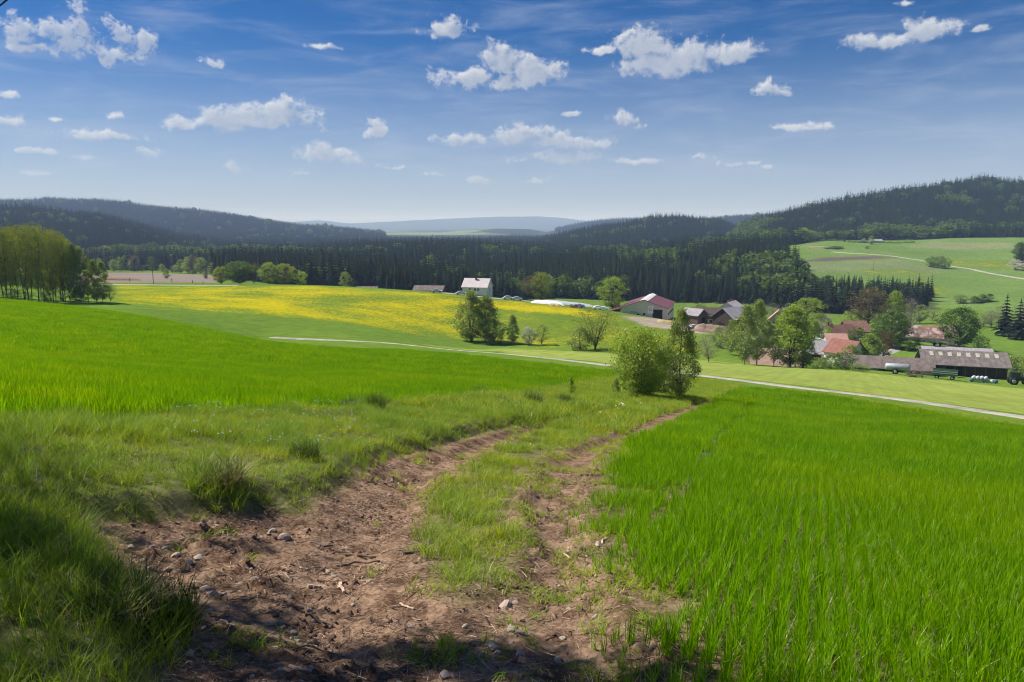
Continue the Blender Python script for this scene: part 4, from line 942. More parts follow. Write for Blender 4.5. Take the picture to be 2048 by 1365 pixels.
# ---- spruces
def spruce_mesh(seed, tiers=11, fr=9, R=.17, lod=1):
    rng = np.random.default_rng(seed); V = []; F = []; T = []
    for i in range(tiers):
        x = i / tiers; z = .10 + .86 * x; r = R * (1 - x) ** .85 + .012; n = max(5, int(fr * (1 - .45 * x)))
        for k in range(n):
            a = (k + rng.uniform(-.3, .3) + .5 * (i % 2)) / n * 6.283; rr = r * rng.uniform(.72, 1.18); wd = rr * 1.05 / n * 5.2; tn = rng.random()
            ca, sa = math.cos(a), math.sin(a); b = len(V); zr = z + .055 * (1.2 - x)
            V += [(0, 0, zr), (ca * rr * .6 - sa * wd * .5, sa * rr * .6 + ca * wd * .5, z - .005), (ca * rr, sa * rr, z - .045 * (1.3 - x)), (ca * rr * .6 + sa * wd * .5, sa * rr * .6 - ca * wd * .5, z - .005)]
            F += [(b, b + 1, b + 2, b + 3)]; T += [tn] * 4
    b = len(V); V += [(-.010, 0, .90), (.010, 0, .90), (0, .010, .90), (0, 0, 1.0)]; F += [(b, b + 1, b + 3), (b + 1, b + 2, b + 3), (b + 2, b, b + 3)]; T += [.4] * 4
    return V, F, T
def spruce_trunk(): return mesh_from('trunk', *(lambda q: (q[0], q[1]))(tubes([(np.array([[0, 0, -.03], [0, 0, .3], [0, 0, .92]]), .012, .003)], 5)), M_BARK, True)
SPR = []
for s in range(4):
    V, F, T = spruce_mesh(40 + s, 12, 10, .150 + .022 * s); SPR.append(mesh_from('crown', V, F, M_SPRUCE, False, {'tone': ('FLOAT', T)}))
SPT = spruce_trunk()
def put_spruce(px, ytop, Y, label, wide=1.0, i=0, group=None):
    X, Y = plan(px, Y); z = gz(X, Y); d = pix_dir(px, ytop); H = max(4.0, d[2] / d[1] * Y - z)
    r = empty('spruce_tree', (X, Y, z - .3), random.random() * 6.28); r.scale = (H * wide, H * wide, H); tag(r, label, 'tree', group); obj('trunk', SPT, r); obj('crown', SPR[i % 4], r)
put_spruce(2018, 584, 312, 'dark lone spruce rising from the streamside thicket', 1.5, 1); put_spruce(2046, 594, 300, 'dark spruce cut by the right edge above the meadow', 1.6, 2); put_spruce(2036, 478, 655, 'dark spruce on the upper pasture at the right edge', 1.1, 3)
put_spruce(1684, 470, 845, 'single dark spruce left of the upper farmhouse', 1.3, 0)
for i in range(34):     # the front row of the spruce wood beyond the village can be told apart
    px = 1608 + i * 7.4 + random.uniform(-2, 2)
    put_spruce(px, 556 + random.uniform(-8, 8) + (14 if px > 1845 else 0), 424 + random.uniform(-4, 6), 'tall spruce in the front row of the wood beyond the village', 1.0 + random.uniform(-.1, .15), i, 'front row of the spruce wood')

# ---- forests too far and too many to count
def low_tree(seed):
    rng = np.random.default_rng(seed); n = 170; g = rng.normal(0, 1, (n, 3)); g /= np.linalg.norm(g, axis=1)[:, None]
    C = g * np.array([.30, .30, .36]) * rng.uniform(.7, 1.05, (n, 1)); C += (rng.normal(0, 1, (n, 3)) * .04); C[:, 2] += .60
    V, F, T = leaves(rng, C, .15, np.clip(.3 + .4 * rng.random(n), 0, 1)); return mesh_from('crown', V, F, M_LARCH, False, {'tone': ('FLOAT', T)})
def spruce_lod(seed):
    V, F, T = spruce_mesh(seed, 9, 7, .140); return mesh_from('crown', V, F, M_SPRUCE, False, {'tone': ('FLOAT', T)})
FOREST_C = proto_collection('forest_tree', SPR + [low_tree(1), low_tree(2), low_tree(3)])
FOREST_F = proto_collection('forest_tree_far', [spruce_lod(60 + i) for i in range(4)] + [low_tree(4), low_tree(5)])
LIGHT_SPOTS = [(1090,560,480,22),(1150,570,480,20),(1290,0,700,26),(1330,0,720,20),(1500,0,560,26),(1440,0,900,30),(860,0,700,12),(910,0,640,10),(1560,0,470,22),(1590,0,520,18),(1690,0,440,12),(1740,0,440,9),(250,0,900,40),(330,0,950,45),(400,0,880,30),(560,0,1000,40),(480,0,1100,40),(1720,0,900,30),(1780,0,880,24),(1830,0,885,26),(1930,0,980,34),(1980,0,960,24),(1760,0,1000,26),(1660,0,890,18),(1900,0,1150,22),(640,0,480,10),(980,0,900,12),(1210,0,1000,30),(1250,0,1150,30),(1520,0,900,24),(1460,0,1250,60),(1475,0,1050,50)]
def build_forests():
    names = [(0, 'conifer_forest', 'dark spruce forest filling the valley behind the white house'), (1, 'conifer_forest', 'spruce-covered hill rising on the right above the pasture'), (2, 'conifer_forest', 'hazy spruce hillside on the left beyond the ploughed field'), (3, 'conifer_forest', 'wooded hill in the centre right, behind the valley forest')]
    done = None
    for fi, nm, lab in names:
        P = FOREST[fi]; items = []
        for (y0, y1, sp, coll) in ((400, 760, 4.6, FOREST_C), (760, 1320, 5.9, FOREST_F), (1320, 2350, 7.8, FOREST_F)):
            X, Y = grid_pts(-.76 * y1, .80 * y1, y0, y1, sp, sp, .48)
            k = (np.abs(X) < .74 * Y) & in_poly(X, Y, P); X, Y = X[k], Y[k]
            for q in range(fi): k = ~in_poly(X, Y, FOREST[q]); X, Y = X[k], Y[k]
            for q in CLEARINGS: k = ~in_poly(X, Y, q); X, Y = X[k], Y[k]
            if not len(X): continue
            Z = ground_z(X, Y) - .3; n = len(X); nc = len(coll.objects); ncon = 4
            H = RNG.uniform(10, 22, n) * (.60 + .8 * fbm(X, Y, 45, 3, 97)) * (1.0 if y0 < 700 else .95); H = np.where((PCX + FPX * X / Y > 1600) & (Y < 540), H * .66, H)
            dec = RNG.random(n) < (.02 if y0 < 1300 else .008) + (.10 if y0 < 1300 else .03) * sstep(fbm(X, Y, 120, 3, 99), .60, .72)
            for (px, _, Yc, rr) in LIGHT_SPOTS:
                cx, cy = plan(px, Yc); dec |= (np.hypot((X - cx), (Y - cy) * .6) < rr) & (RNG.random(n) < .75)
            idx = np.where(dec, RNG.integers(ncon, nc, n), RNG.integers(0, ncon, n)); Hs = np.where(dec, H * .72, H)
            wd = np.where(dec, Hs * RNG.uniform(.8, 1.2, n), Hs * RNG.uniform(.85, 1.25, n)) * (1.0 if y0 < 700 else 1.4)
            items.append((np.stack([X, Y, Z], 1), coll, dict(scl=np.stack([wd, wd, Hs], 1), idx=idx, tilt=.015)))
        merge_scatter(nm, items, lab, 'forest')
    # farther ranges
    items = []
    X, Y = grid_pts(-3000, 3000, 2400, 4000, 12.5, 12.5, .48); k = (np.abs(X) < .74 * Y); X, Y = X[k], Y[k]
    hz = hill_z(X, Y, ('leftback', 'rightback')); k = hz > -44; X, Y = X[k], Y[k]; n = len(X)
    H = RNG.uniform(17, 27, n); idx = np.where(RNG.random(n) < .01, 4, RNG.integers(0, 4, n))
    merge_scatter('conifer_forest', [(np.stack([X, Y, ground_z(X, Y) - .5], 1), FOREST_F, dict(scl=np.stack([H * 1.15, H * 1.15, H], 1), idx=idx, tilt=.01))], 'blue-hazed wooded ranges farther back on both sides', 'forest')
    X, Y = grid_pts(100, 1700, 4150, 4950, 22, 22, .48); k = (X > .055 * Y) & (X < .4 * Y); X, Y = X[k], Y[k]; n = len(X); H = RNG.uniform(18, 28, n)
    merge_scatter('conifer_forest', [(np.stack([X, Y, ground_z(X, Y) - .5], 1), FOREST_F, dict(scl=np.stack([H * 1.9, H * 1.9, H], 1), idx=RNG.integers(0, 4, n), tilt=.01))], 'pale wooded ridge far off at the right of the valley gap', 'forest')
    # young broadleaf growth in the clearings
    items = []
    for q, sp in ((CLEARINGS[0], 11), (CLEARINGS[1], 7), (CLEARINGS[2], 7)):
        X, Y = grid_pts(q[:, 0].min(), q[:, 0].max(), q[:, 1].min(), q[:, 1].max(), sp, sp, .48); k = in_poly(X, Y, q) & (RNG.random(X.size) < .8); X, Y = X[k], Y[k]; n = len(X); H = RNG.uniform(5, 11, n)
        items.append((np.stack([X, Y, ground_z(X, Y) - .3], 1), FOREST_F, dict(scl=np.stack([H * 1.1, H * 1.1, H], 1), idx=RNG.integers(4, 6, n))))
    merge_scatter('young_woodland', items, 'pale green young woodland in the clearings of the wooded hills', 'woodland')
build_forests()

# ---- the tree whose shade falls on the foreground; only a twig of it reaches the top left corner
def shade_tree():
    rng = np.random.default_rng(77); root = empty('overhanging_tree', (-12.6, 8.6, fz(-12.6, 8.6) - .1)); base = np.array(root.location)
    tag(root, 'tree left of the frame shading the track, one twig showing top left', 'tree')
    paths = [(np.array([[0, 0, -.4], [.2, -.1, 3], [.1, -.3, 6], [.5, -.2, 9], [.3, 0, 11.5]]), .30, .06)]; C = []
    # limbs that carry the foliage; the blobs are where the light is held back
    sx, sy = SUN_DIR.x / SUN_DIR.z, SUN_DIR.y / SUN_DIR.z
    spots = SHADE_SPOTS
    for (gx, gy, h, cr, n) in spots:
        gzv = fz(gx, gy); c = np.array([gx + sx * h, gy + sy * h, gzv + h]) - base; 
        hs = min(10.5, max(2.5, c[2] - 1.5)); st = np.array([.25, -.2, hs]); t = np.linspace(0, 1, 7)[:, None]; mid = (st + c) / 2 + np.array([0, 0, .7]) + rng.normal(0, .25, 3)
        P = (1 - t) ** 2 * st + 2 * t * (1 - t) * mid + t ** 2 * c; paths.append((P, .07, .015))
        for _ in range(5): e = c + rng.normal(0, cr * .8, 3) * np.array([1, 1, .5]); paths.append((np.array([P[5], (P[5] + e) / 2 + rng.normal(0, .1, 3), e]), .02, .005))
        n = int(n * (.30 if gx < -2.2 else .5)); g = rng.normal(0, 1, (n, 3)) * cr * np.array([.62, .62, .35]); C.append(c + g)
    d = pix_dir(4, 12); e = d / d[1] * 6.6 - base; a = np.array([-7.6, 8.2, e[2] + base[2] + 1.2]) - base
    paths.append((np.array([[.2, -.2, 7.5], (np.array([.2, -.2, 7.5]) + a) / 2 + [0, 0, .5], a]), .06, .02))
    tip = pix_dir(18, -4); tip = tip / tip[1] * 6.55 - base; low = pix_dir(0, 12); low = low / low[1] * 6.5 - base
    paths.append((np.array([a, (a + tip) / 2 + [0, 0, .15], tip, low]), .02, .006))
    C = np.concatenate(C); V, F, T = leaves(rng, C, .12, rng.random(len(C)))
    obj('crown', mesh_from('crown', V, F, LEAF['green'], False, {'tone': ('FLOAT', T)}), root)
    V, F = tubes(paths, 6); obj('trunk', mesh_from('trunk', V, F, M_BARK, True), root)
SHADE_SPOTS = [(-3.3,4.2,7,.9,1500),(-3.6,5.2,8,.9,1300),(-4.4,6.4,8,1.0,1400),(-5.4,7.6,9,1.0,1300),(-2.6,3.4,8,.8,1200),(-1.0,4.35,9,.55,750),(-.3,4.75,9,.40,520),(.15,4.55,9.5,.40,480),(.8,4.3,9,.5,600),(-1.9,5.3,8.5,.35,330),(-1.4,3.9,9,.6,700),(0,3.9,9,.6,700),(1.1,3.8,9,.6,600),(-6.5,8.2,9,.9,900),(-2.5,6.9,9,.35,240),(-1.9,4.75,9,.28,200)]
shade_tree()
# ------------------------------------------------------------------ buildings
def roof_mat(name, c1, c2, course=.35, rib=False, patch=None, rough=.8):
    """roof covering with courses (or ribs), mottled by weather"""
    m, N, b = new_mat(name); tc = N.node('ShaderNodeTexCoord'); v = tc.outputs['Object']; x, y, z = N.sep(v)
    n = N.noise(v, .9, 6.0, .65); n2 = N.noise(v, 6.0, 4.0, .6); f = N.math('ADD', N.math('MULTIPLY', n, .6), N.math('MULTIPLY', n2, .4))
    col = N.mix(N.smooth(f, .32, .68), c1, c2)
    w = N.math('FRACT', N.math('DIVIDE', x if rib else y, course)); edge = N.smooth(w, .0, .22, .72, 1.0)
    col = N.mix(1.0, col, N.comb(edge, edge, edge), 'MULTIPLY')
    if patch:
        vo = N.node('ShaderNodeTexVoronoi'); vo.inputs['Scale'].default_value = .9; N.link(v, vo.inputs['Vector']); s = N.node('ShaderNodeSeparateColor'); N.link(vo.outputs['Color'], s.inputs[0])
        col = N.mix(N.math('MULTIPLY', N.smooth(s.outputs[0], .62, .64), .75), col, patch)
    N.link(col, b.inputs['Base Color']); b.inputs['Roughness'].default_value = rough
    bp = N.node('ShaderNodeBump'); bp.inputs['Strength'].default_value = .4; bp.inputs['Distance'].default_value = .06; N.link(w, bp.inputs['Height']); N.link(bp.outputs[0], b.inputs['Normal'])
    return m
R_PALE = roof_mat('roof_pale_pink', (.42, .37, .38), (.58, .52, .53)); R_GREY = roof_mat('roof_grey_fibre', (.20, .19, .20), (.33, .315, .33), .9, True)
R_WEATH = roof_mat('roof_weathered', (.085, .062, .056), (.21, .17, .16), .30); R_MAROON = roof_mat('roof_maroon', (.125, .042, .048), (.20, .075, .08), 1.0, True, rough=.5)
R_RED = roof_mat('roof_red_tile', (.17, .065, .048), (.26, .115, .09), .33); R_BROWN = roof_mat('roof_brown_tile', (.20, .095, .07), (.33, .18, .14), .33)
R_SALMON = roof_mat('roof_salmon', (.36, .19, .15), (.47, .28, .235), .4); R_TERRA = roof_mat('roof_terracotta', (.27, .165, .13), (.42, .28, .225), .36)
R_PATCH = roof_mat('roof_patched', (.19, .095, .08), (.29, .17, .15), .33, patch=(.42, .36, .34)); R_DARK = roof_mat('roof_dark', (.06, .04, .04), (.11, .075, .07), .4)
R_BARN = roof_mat('roof_barn_fibre', (.095, .075, .072), (.21, .18, .175), 1.05, True)
W_WHITE = surf_mat('render_cream', (.83, .78, .68), .10, .5, .9); W_BLUE = surf_mat('render_pale_blue', (.50, .56, .62), .10, .5, .9); W_SAND = surf_mat('render_sand', (.62, .56, .45), .10, .4, .9)
W_PINK = surf_mat('render_salmon', (.55, .36, .29), .1, .5, .9); W_GREY = surf_mat('render_grey', (.42, .41, .39), .15, .6, .9)
W_WOOD = surf_mat('dark_boards', (.050, .036, .030), .45, 1.2, .9, .5, stretch=(5, 5, .35)); W_BROWN = surf_mat('brown_boards', (.115, .080, .062), .35, 1.2, .9, .5, stretch=(5, 5, .35))
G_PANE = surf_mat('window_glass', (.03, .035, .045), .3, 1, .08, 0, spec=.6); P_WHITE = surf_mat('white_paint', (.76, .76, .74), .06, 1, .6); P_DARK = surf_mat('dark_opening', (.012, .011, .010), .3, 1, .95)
P_CLEAR = surf_mat('translucent_sheet', (.62, .62, .60), .10, 1.2, .5); P_LIGHT = surf_mat('aged_roof_light', (.38, .36, .29), .2, 2, .6); P_BRICK = surf_mat('chimney_brick', (.16, .075, .06), .3, 4, .9); P_METAL = surf_mat('galvanised', (.40, .42, .44), .2, 2, .5, 0, spec=.4, metallic=.5)
def boxes(name, bs, mat):
    """axis-aligned boxes (x0,x1,y0,y1,z0,z1) joined into one mesh"""
    V, F = [], []
    for (x0, x1, y0, y1, z0, z1) in bs:
        b = len(V); V += [(x0, y0, z0), (x1, y0, z0), (x1, y1, z0), (x0, y1, z0), (x0, y0, z1), (x1, y0, z1), (x1, y1, z1), (x0, y1, z1)]
        F += [(b, b + 3, b + 2, b + 1), (b + 4, b + 5, b + 6, b + 7), (b, b + 1, b + 5, b + 4), (b + 1, b + 2, b + 6, b + 5), (b + 2, b + 3, b + 7, b + 6), (b + 3, b, b + 4, b + 7)]
    return mesh_from(name, V, F, mat)
def slab(name, pts, th, mat):
    """thick four-cornered slab, thickness straight down"""
    V = [tuple(p) for p in pts] + [(p[0], p[1], p[2] - th) for p in pts]
    return mesh_from(name, V, [(0, 1, 2, 3), (7, 6, 5, 4), (0, 4, 5, 1), (1, 5, 6, 2), (2, 6, 7, 3), (3, 7, 4, 0)], mat)
def house(name, label, px, Y, ridge_py, L, W, wh, rh, rot, wall, roof, windows=(), doors=(), chimneys=(), ov=.45, group=None, cat='house', wall_gable=None):
    """ridge along local x. windows/doors: (side, along, z0, width, height), side f/b/l/r"""
    d = pix_dir(px, ridge_py); X = d[0] / d[1] * Y; zr = d[2] / d[1] * Y; zb = zr - wh - rh; g = gz(X, Y)
    root = empty(name, (X, Y, zb), math.radians(rot)); tag(root, label, cat, group)
    DIFFS.append((name, px, round(zb - g, 1)))
    deep = max(.8, zb - g + 1.6)
    V = [(-L/2, -W/2, -deep), (L/2, -W/2, -deep), (L/2, W/2, -deep), (-L/2, W/2, -deep), (-L/2, -W/2, wh), (L/2, -W/2, wh), (L/2, W/2, wh), (-L/2, W/2, wh), (-L/2, 0, wh + rh), (L/2, 0, wh + rh)]
    obj('wall', mesh_from('wall', V, [(0, 1, 5, 4), (2, 3, 7, 6), (1, 2, 6, 9, 5), (3, 0, 4, 8, 7)], wall), root)
    if wall_gable:
        for sx in (-1, 1): obj('gable', slab('gable', [(sx * (L/2 + .03), -W/2 + .05, wh + .02), (sx * (L/2 + .03), 0, wh + rh - .03), (sx * (L/2 + .03), W/2 - .05, wh + .02), (sx * (L/2 + .03), 0, wh - .1)], .02, wall_gable), root)
    k = rh / (W / 2); e = ov; th = .16
    for sy in (-1, 1):
        y1 = sy * (W/2 + e); z1 = wh - e * k + .04; c = [(-L/2 - e, 0, wh + rh + .05), (L/2 + e, 0, wh + rh + .05), (L/2 + e, y1, z1), (-L/2 - e, y1, z1)]
        if sy > 0: c = c[::-1]
        obj('roof', slab('roof', c, th, roof), root)
    for (cx, cy, ch) in chimneys:
        zt = wh + rh - abs(cy) * k; obj('chimney', boxes('chimney', [(cx - .32, cx + .32, cy - .32, cy + .32, zt - .6, zt + ch), (cx - .40, cx + .40, cy - .40, cy + .40, zt + ch, zt + ch + .14)], P_BRICK), root)
    def face(side, a, z0, w, h, d0, d1):
        if side == 'f': return (a - w/2, a + w/2, -W/2 - d1, -W/2 - d0, z0, z0 + h)
        if side == 'b': return (a - w/2, a + w/2, W/2 + d0, W/2 + d1, z0, z0 + h)
        if side == 'l': return (-L/2 - d1, -L/2 - d0, a - w/2, a + w/2, z0, z0 + h)
        return (L/2 + d0, L/2 + d1, a - w/2, a + w/2, z0, z0 + h)
    for (s, a, z0, w, h) in windows:
        f = obj('window', boxes('window', [face(s, a, z0 - .1, w + .24, .1, -.02, .10), face(s, a, z0 + h, w + .24, .1, -.02, .07), face(s, a - w/2 - .06, z0, .12, h, -.02, .07), face(s, a + w/2 + .06, z0, .12, h, -.02, .07), face(s, a, z0, .07, h, -.02, .06)], P_WHITE), root)
        obj('pane', boxes('pane', [face(s, a, z0, w, h, -.02, .03)], G_PANE), f)
    for (s, a, z0, w, h, mt) in doors:
        obj('door', boxes('door', [face(s, a, z0, w, h, -.02, .05)], mt), root)
    return root
DIFFS = []
H_ = house
H_('white_house', 'white two-storey house with pale pink roof behind the dandelion crest', 955, 314, 557, 10.3, 8.2, 5.6, 3.1, -15, W_WHITE, R_PALE, [('f', -2.0, 3.9, .9, 1.0), ('f', .2, 3.9, .9, 1.0), ('f', 1.6, 3.9, .9, 1.0), ('f', -2.0, 1.2, .9, 1.1), ('f', 1.6, 1.2, .9, 1.1), ('r', 0, 3.9, .9, 1.1), ('r', 0, 6.0, .7, .8)], [], [(-.3, -.8, 1.0)])
H_('field_shed', 'low grey-roofed shed half hidden by the crest left of the white house', 859, 332, 571.5, 12.6, 6.5, 2.4, 1.7, -8, W_BROWN, R_WEATH, (), (), (), cat='shed')
H_('field_shed', 'sliver of a flat roof above the dandelion crest, far left of the white house', 735, 342, 573.5, 9, 6, 2.4, .9, -5, W_BROWN, R_WEATH, (), (), (), cat='shed')
# hall with maroon roof
hall = H_('barn_hall', 'large sand-coloured hall with maroon roof, clear ridge strip and lean-to', 1297, 297, 594, 27, 17.2, 4.3, 2.9, 73, W_SAND, R_MAROON, [('l', 3.6, 2.4, 2.8, .35), ('l', 3.6, .9, 2.8, .35), ('r', 0, 1.5, 3, 1)], [('l', -5.0, .05, 3.8, 3.7, P_DARK), ('l', -.2, 1.6, .9, .7, P_DARK), ('l', 2.0, .05, .9, 2.0, P_DARK), ('f', -8, 1.4, 5, .7, P_DARK), ('f', -1, 1.4, 6, .7, P_DARK), ('f', 6, 1.4, 6, .7, P_DARK)], (), cat='barn')
for sy in (-1, 1):
    k = 2.9 / 8.6; c = [(-13.9, 0, 7.42), (13.9, 0, 7.42), (13.9, sy * 1.5, 7.42 - 1.5 * k), (-13.9, sy * 1.5, 7.42 - 1.5 * k)]
    obj('ridge_light', slab('ridge_light', c if sy < 0 else c[::-1], .10, P_CLEAR), hall)
obj('annex_wall', boxes('annex_wall', [(-13.3, 4, 8.62, 14.2, -2.2, 2.3)], W_SAND), hall); obj('annex_roof', slab('annex_roof', [(-13.8, 14.6, 2.25), (4.5, 14.6, 2.25), (4.5, 8.4, 4.0), (-13.8, 8.4, 4.0)], .15, R_MAROON), hall)
for a in (9.6, 10.9, 12.6): obj('window', boxes('window', [(-13.36, -13.28, a - .5, a + .5, .7, 1.3)], G_PANE), hall)
def ring_mesh(name, r, t, mat, n=24):
    V, F = [], []
    for i in range(n):
        a = i / n * 6.283
        for rr in (r, r - t): V.append((math.cos(a) * rr, -.06, math.sin(a) * rr))
    for i in range(n): j = (i + 1) % n; F.append((2 * i, 2 * j, 2 * j + 1, 2 * i + 1))
    return mesh_from(name, V, F, mat)
d = pix_dir(1301, 627); sgn = empty('sign_board', (d[0] / d[1] * 281, 281, gz(d[0] / d[1] * 281, 281)), math.radians(-8)); tag(sgn, 'white upright sign board with a dark ring emblem before the hall gable', 'sign')
zs = pix_dir(1301, 613); ht = zs[2] / zs[1] * 281 - sgn.location.z
obj('panel', boxes('panel', [(-.95, .95, -.05, .05, ht - 2.7, ht)], P_WHITE), sgn); obj('emblem', (lambda m: m)(ring_mesh('emblem', .62, .16, G_PANE)), sgn, (0, 0, ht - 1.1))
for sx in (-.8, .8): obj('post', boxes('post', [(sx - .07, sx + .07, -.04, .04, -.5, ht - 2.6)], P_METAL), sgn)
H_('wooden_shed', 'small dark wooden shed with grey gable roof right of the hall', 1389, 268, 617, 7.0, 6.0, 3.4, 1.9, -48, W_BROWN, R_GREY, (), [('r', .5, .1, 1.6, 2.2, P_DARK)], (), cat='shed')
lh = H_('farmhouse', 'long white farmhouse with dark brown roof and wooden balcony', 1413, 284, 615.5, 10.5, 7.5, 4.2, 1.9, -6, W_WHITE, R_DARK, [('f', -2.6, .8, 1.0, 1.2), ('f', 1.2, .8, 1.0, 1.2), ('f', 3.4, .8, .9, 1.2), ('f', 3.6, 2.9, .9, 1.0)], [('f', -.8, 0, 1.0, 2.1, P_DARK)])
obj('balcony', boxes('balcony', [(-4.8, 2.2, -4.9, -3.76, 2.45, 2.6), (-4.8, 2.2, -4.95, -4.85, 2.6, 3.5), (-4.8, -4.7, -4.9, -3.8, 2.6, 3.5)], W_BROWN), lh)
H_('gabled_house', 'tall white gabled house with pale tiled roof behind the dark wooden barn', 1463, 290, 603, 9.5, 8.6, 6.2, 2.8, 58, W_WHITE, R_PALE, [('l', -1.8, 3.6, 1, 1.2), ('l', 1.8, 3.6, 1, 1.2), ('l', 0, 6.2, .8, .9), ('f', -2, 3.6, 1, 1.2)], (), [(2.0, .6, .9), (-2.4, .5, .7)], .6)
H_('wooden_barn', 'dark wooden barn with grey sheet roof in front of the tall white gabled house', 1465, 272, 615, 9.0, 10.0, 5.4, 3.2, 32, W_WOOD, R_GREY, (), [('l', 1.0, .1, 3.2, 3.2, P_DARK)], (), .7, cat='barn')
H_('gabled_house', 'salmon gabled house mostly hidden by the round fresh-green tree', 1558, 292, 620, 9, 8.6, 5.4, 4.2, 68, W_PINK, R_SALMON, [('l', -1.2, 4.4, .9, 1.2), ('l', 1.4, 4.4, .9, 1.2), ('l', 0, 1.4, .9, 1.2)])
H_('cottage', 'pale blue gabled cottage with red-brown roof and dark chimney', 1676, 248, 650, 11.5, 7.4, 3.5, 3.2, 24, W_BLUE, R_BROWN, [('l', -1.0, 3.7, .8, 1.0), ('l', .9, 3.7, .8, 1.0), ('l', -1.6, 1.0, .9, 1.1), ('l', 1.5, 1.0, .9, 1.1), ('f', -3, 1.1, .9, 1.1), ('f', 1, 1.1, .9, 1.1)], (), [(-4.0, .5, 1.3), (-2.2, .6, .7)])
H_('farm_building', 'brown tiled farm building adjoining the pale blue cottage', 1709, 259, 642, 7.4, 7.0, 4.2, 3.0, 2, W_BROWN, R_BROWN, (), [('f', 1, .1, 2.2, 2.6, P_DARK)], (), cat='barn')
H_('garden_shed', 'small shed with bright salmon roof before the pale blue cottage', 1671, 226, 667.5, 5.6, 5.2, 2.3, 1.7, -8, W_GREY, R_SALMON, (), [('f', 0, .1, 1.2, 1.9, P_DARK)], (), cat='shed')
H_('farm_building', 'grey fibre-roofed farm building behind the leaning willow', 1642, 213, 682, 11.5, 9.5, 2.6, 2.8, -10, W_PINK, R_GREY, (), [('f', -2, .1, 2.4, 2.2, P_DARK)], (), cat='barn')
H_('farm_building', 'red tiled gable-roofed building left of the long low shed', 1692, 204, 680, 7.5, 7.6, 2.8, 3.0, -58, W_WHITE, R_RED, [('r', 1.2, 1.0, .8, 1.0)], [('r', -1.2, .1, 1.8, 2.2, P_DARK)], (), cat='barn')
H_('tiled_barn', 'broad terracotta-roofed barn behind the field-edge birches', 1545, 176, 697, 10.5, 9.5, 1.6, 3.0, -6, W_BROWN, R_TERRA, (), (), (), .5, cat='barn')
H_('long_shed', 'long low shed with weathered brown roof left of the big dark barn', 1772, 181, 713.5, 19.5, 8.0, 2.5, 2.0, -21, W_GREY, R_WEATH, (), [('f', -5.5, .1, 3.2, 2.0, P_DARK), ('f', .5, .1, 4.5, 2.0, P_DARK), ('f', 6.5, .1, 3.0, 2.0, P_DARK)], (), .5, cat='shed')
bb = H_('big_barn', 'big dark wooden barn with eight pale roof lights at the right', 1925, 184, 702, 17.4, 8.8, 3.9, 2.5, -19, W_WOOD, R_BARN, (), [('f', -2.4, -.4, 3.6, 4.0, P_DARK)], (), .8, cat='barn')
k = 2.5 / 4.4; RZ = 6.4
for i in range(8):
    x = -6.9 + i * 1.98; y0, y1 = -.8, -2.1; c = [(x - .42, y0, RZ + .06 + y0 * k + .05), (x + .42, y0, RZ + .06 + y0 * k + .05), (x + .42, y1, RZ + .06 + y1 * k + .05), (x - .42, y1, RZ + .06 + y1 * k + .05)]
    obj('roof_light', slab('roof_light', c, .08, P_LIGHT), bb)
for i in range(9): obj('post', boxes('post', [(-8.6 + i * 2.15 - .1, -8.6 + i * 2.15 + .1, -4.55, -4.41, -1, 3.8)], W_BROWN), bb)
H_('cottage', 'old cottage with patched red and white roof beside the broad dark green tree', 1846, 258, 652, 11.5, 8.2, 3.4, 3.2, -24, W_BLUE, R_PATCH, [('f', -2.8, 1.1, .9, 1.2), ('f', .2, 1.1, .9, 1.2), ('f', 3.0, 1.1, .9, 1.2), ('r', 0, 3.9, .8, .9)], [('f', -1.2, 0, .9, 2.0, W_WOOD)])
H_('farm_building', 'brown-roofed outbuilding adjoining the patched-roof cottage', 1884, 268, 653, 7.5, 6.5, 3.6, 2.4, -24, W_BROWN, R_TERRA, (), (), (), cat='barn')
lo = H_('long_shed', 'flat grey roof showing just behind the ridge of the big dark barn', 1912, 214, 695, 17, 7, 2.8, 1.0, -19, W_GREY, R_GREY, (), (), (), cat='shed')
for sx in (-5.5, -4.0): obj('vent_cowl', boxes('vent_cowl', [(sx - .25, sx + .25, -.25, .25, 3.4, 4.5), (sx - .4, sx + .4, -.4, .4, 4.5, 4.9)], P_DARK), lo)
H_('hill_farm', 'far hill farm with salmon roof on the pasture above the wood', 1634, 792, 493, 17, 9, 2.6, 3.6, -4, W_BROWN, R_SALMON, [('f', -3, 1, 1.2, 1.2), ('f', 3, 1, 1.2, 1.2)], [('f', 0, 0, 2.5, 2.6, P_DARK)])
H_('hill_farm', 'dark-roofed side barn at the left of the far salmon-roofed farm', 1618, 790, 495.5, 8, 8, 2.4, 3.2, 80, W_WOOD, R_DARK, (), (), (), cat='barn')
H_('hill_house', 'dark-roofed house among hedges at the top of the pasture', 1728, 842, 477, 11, 9, 3.4, 3.6, 70, W_WHITE, R_DARK, [('l', -2, 1, 1.2, 1.3), ('l', 2, 1, 1.2, 1.3)], (), ())
H_('hill_house', 'small grey outbuilding right of the upper dark-roofed house', 1752, 846, 478.5, 12, 7, 2.4, 2.0, -5, W_GREY, R_GREY, (), (), (), cat='shed')

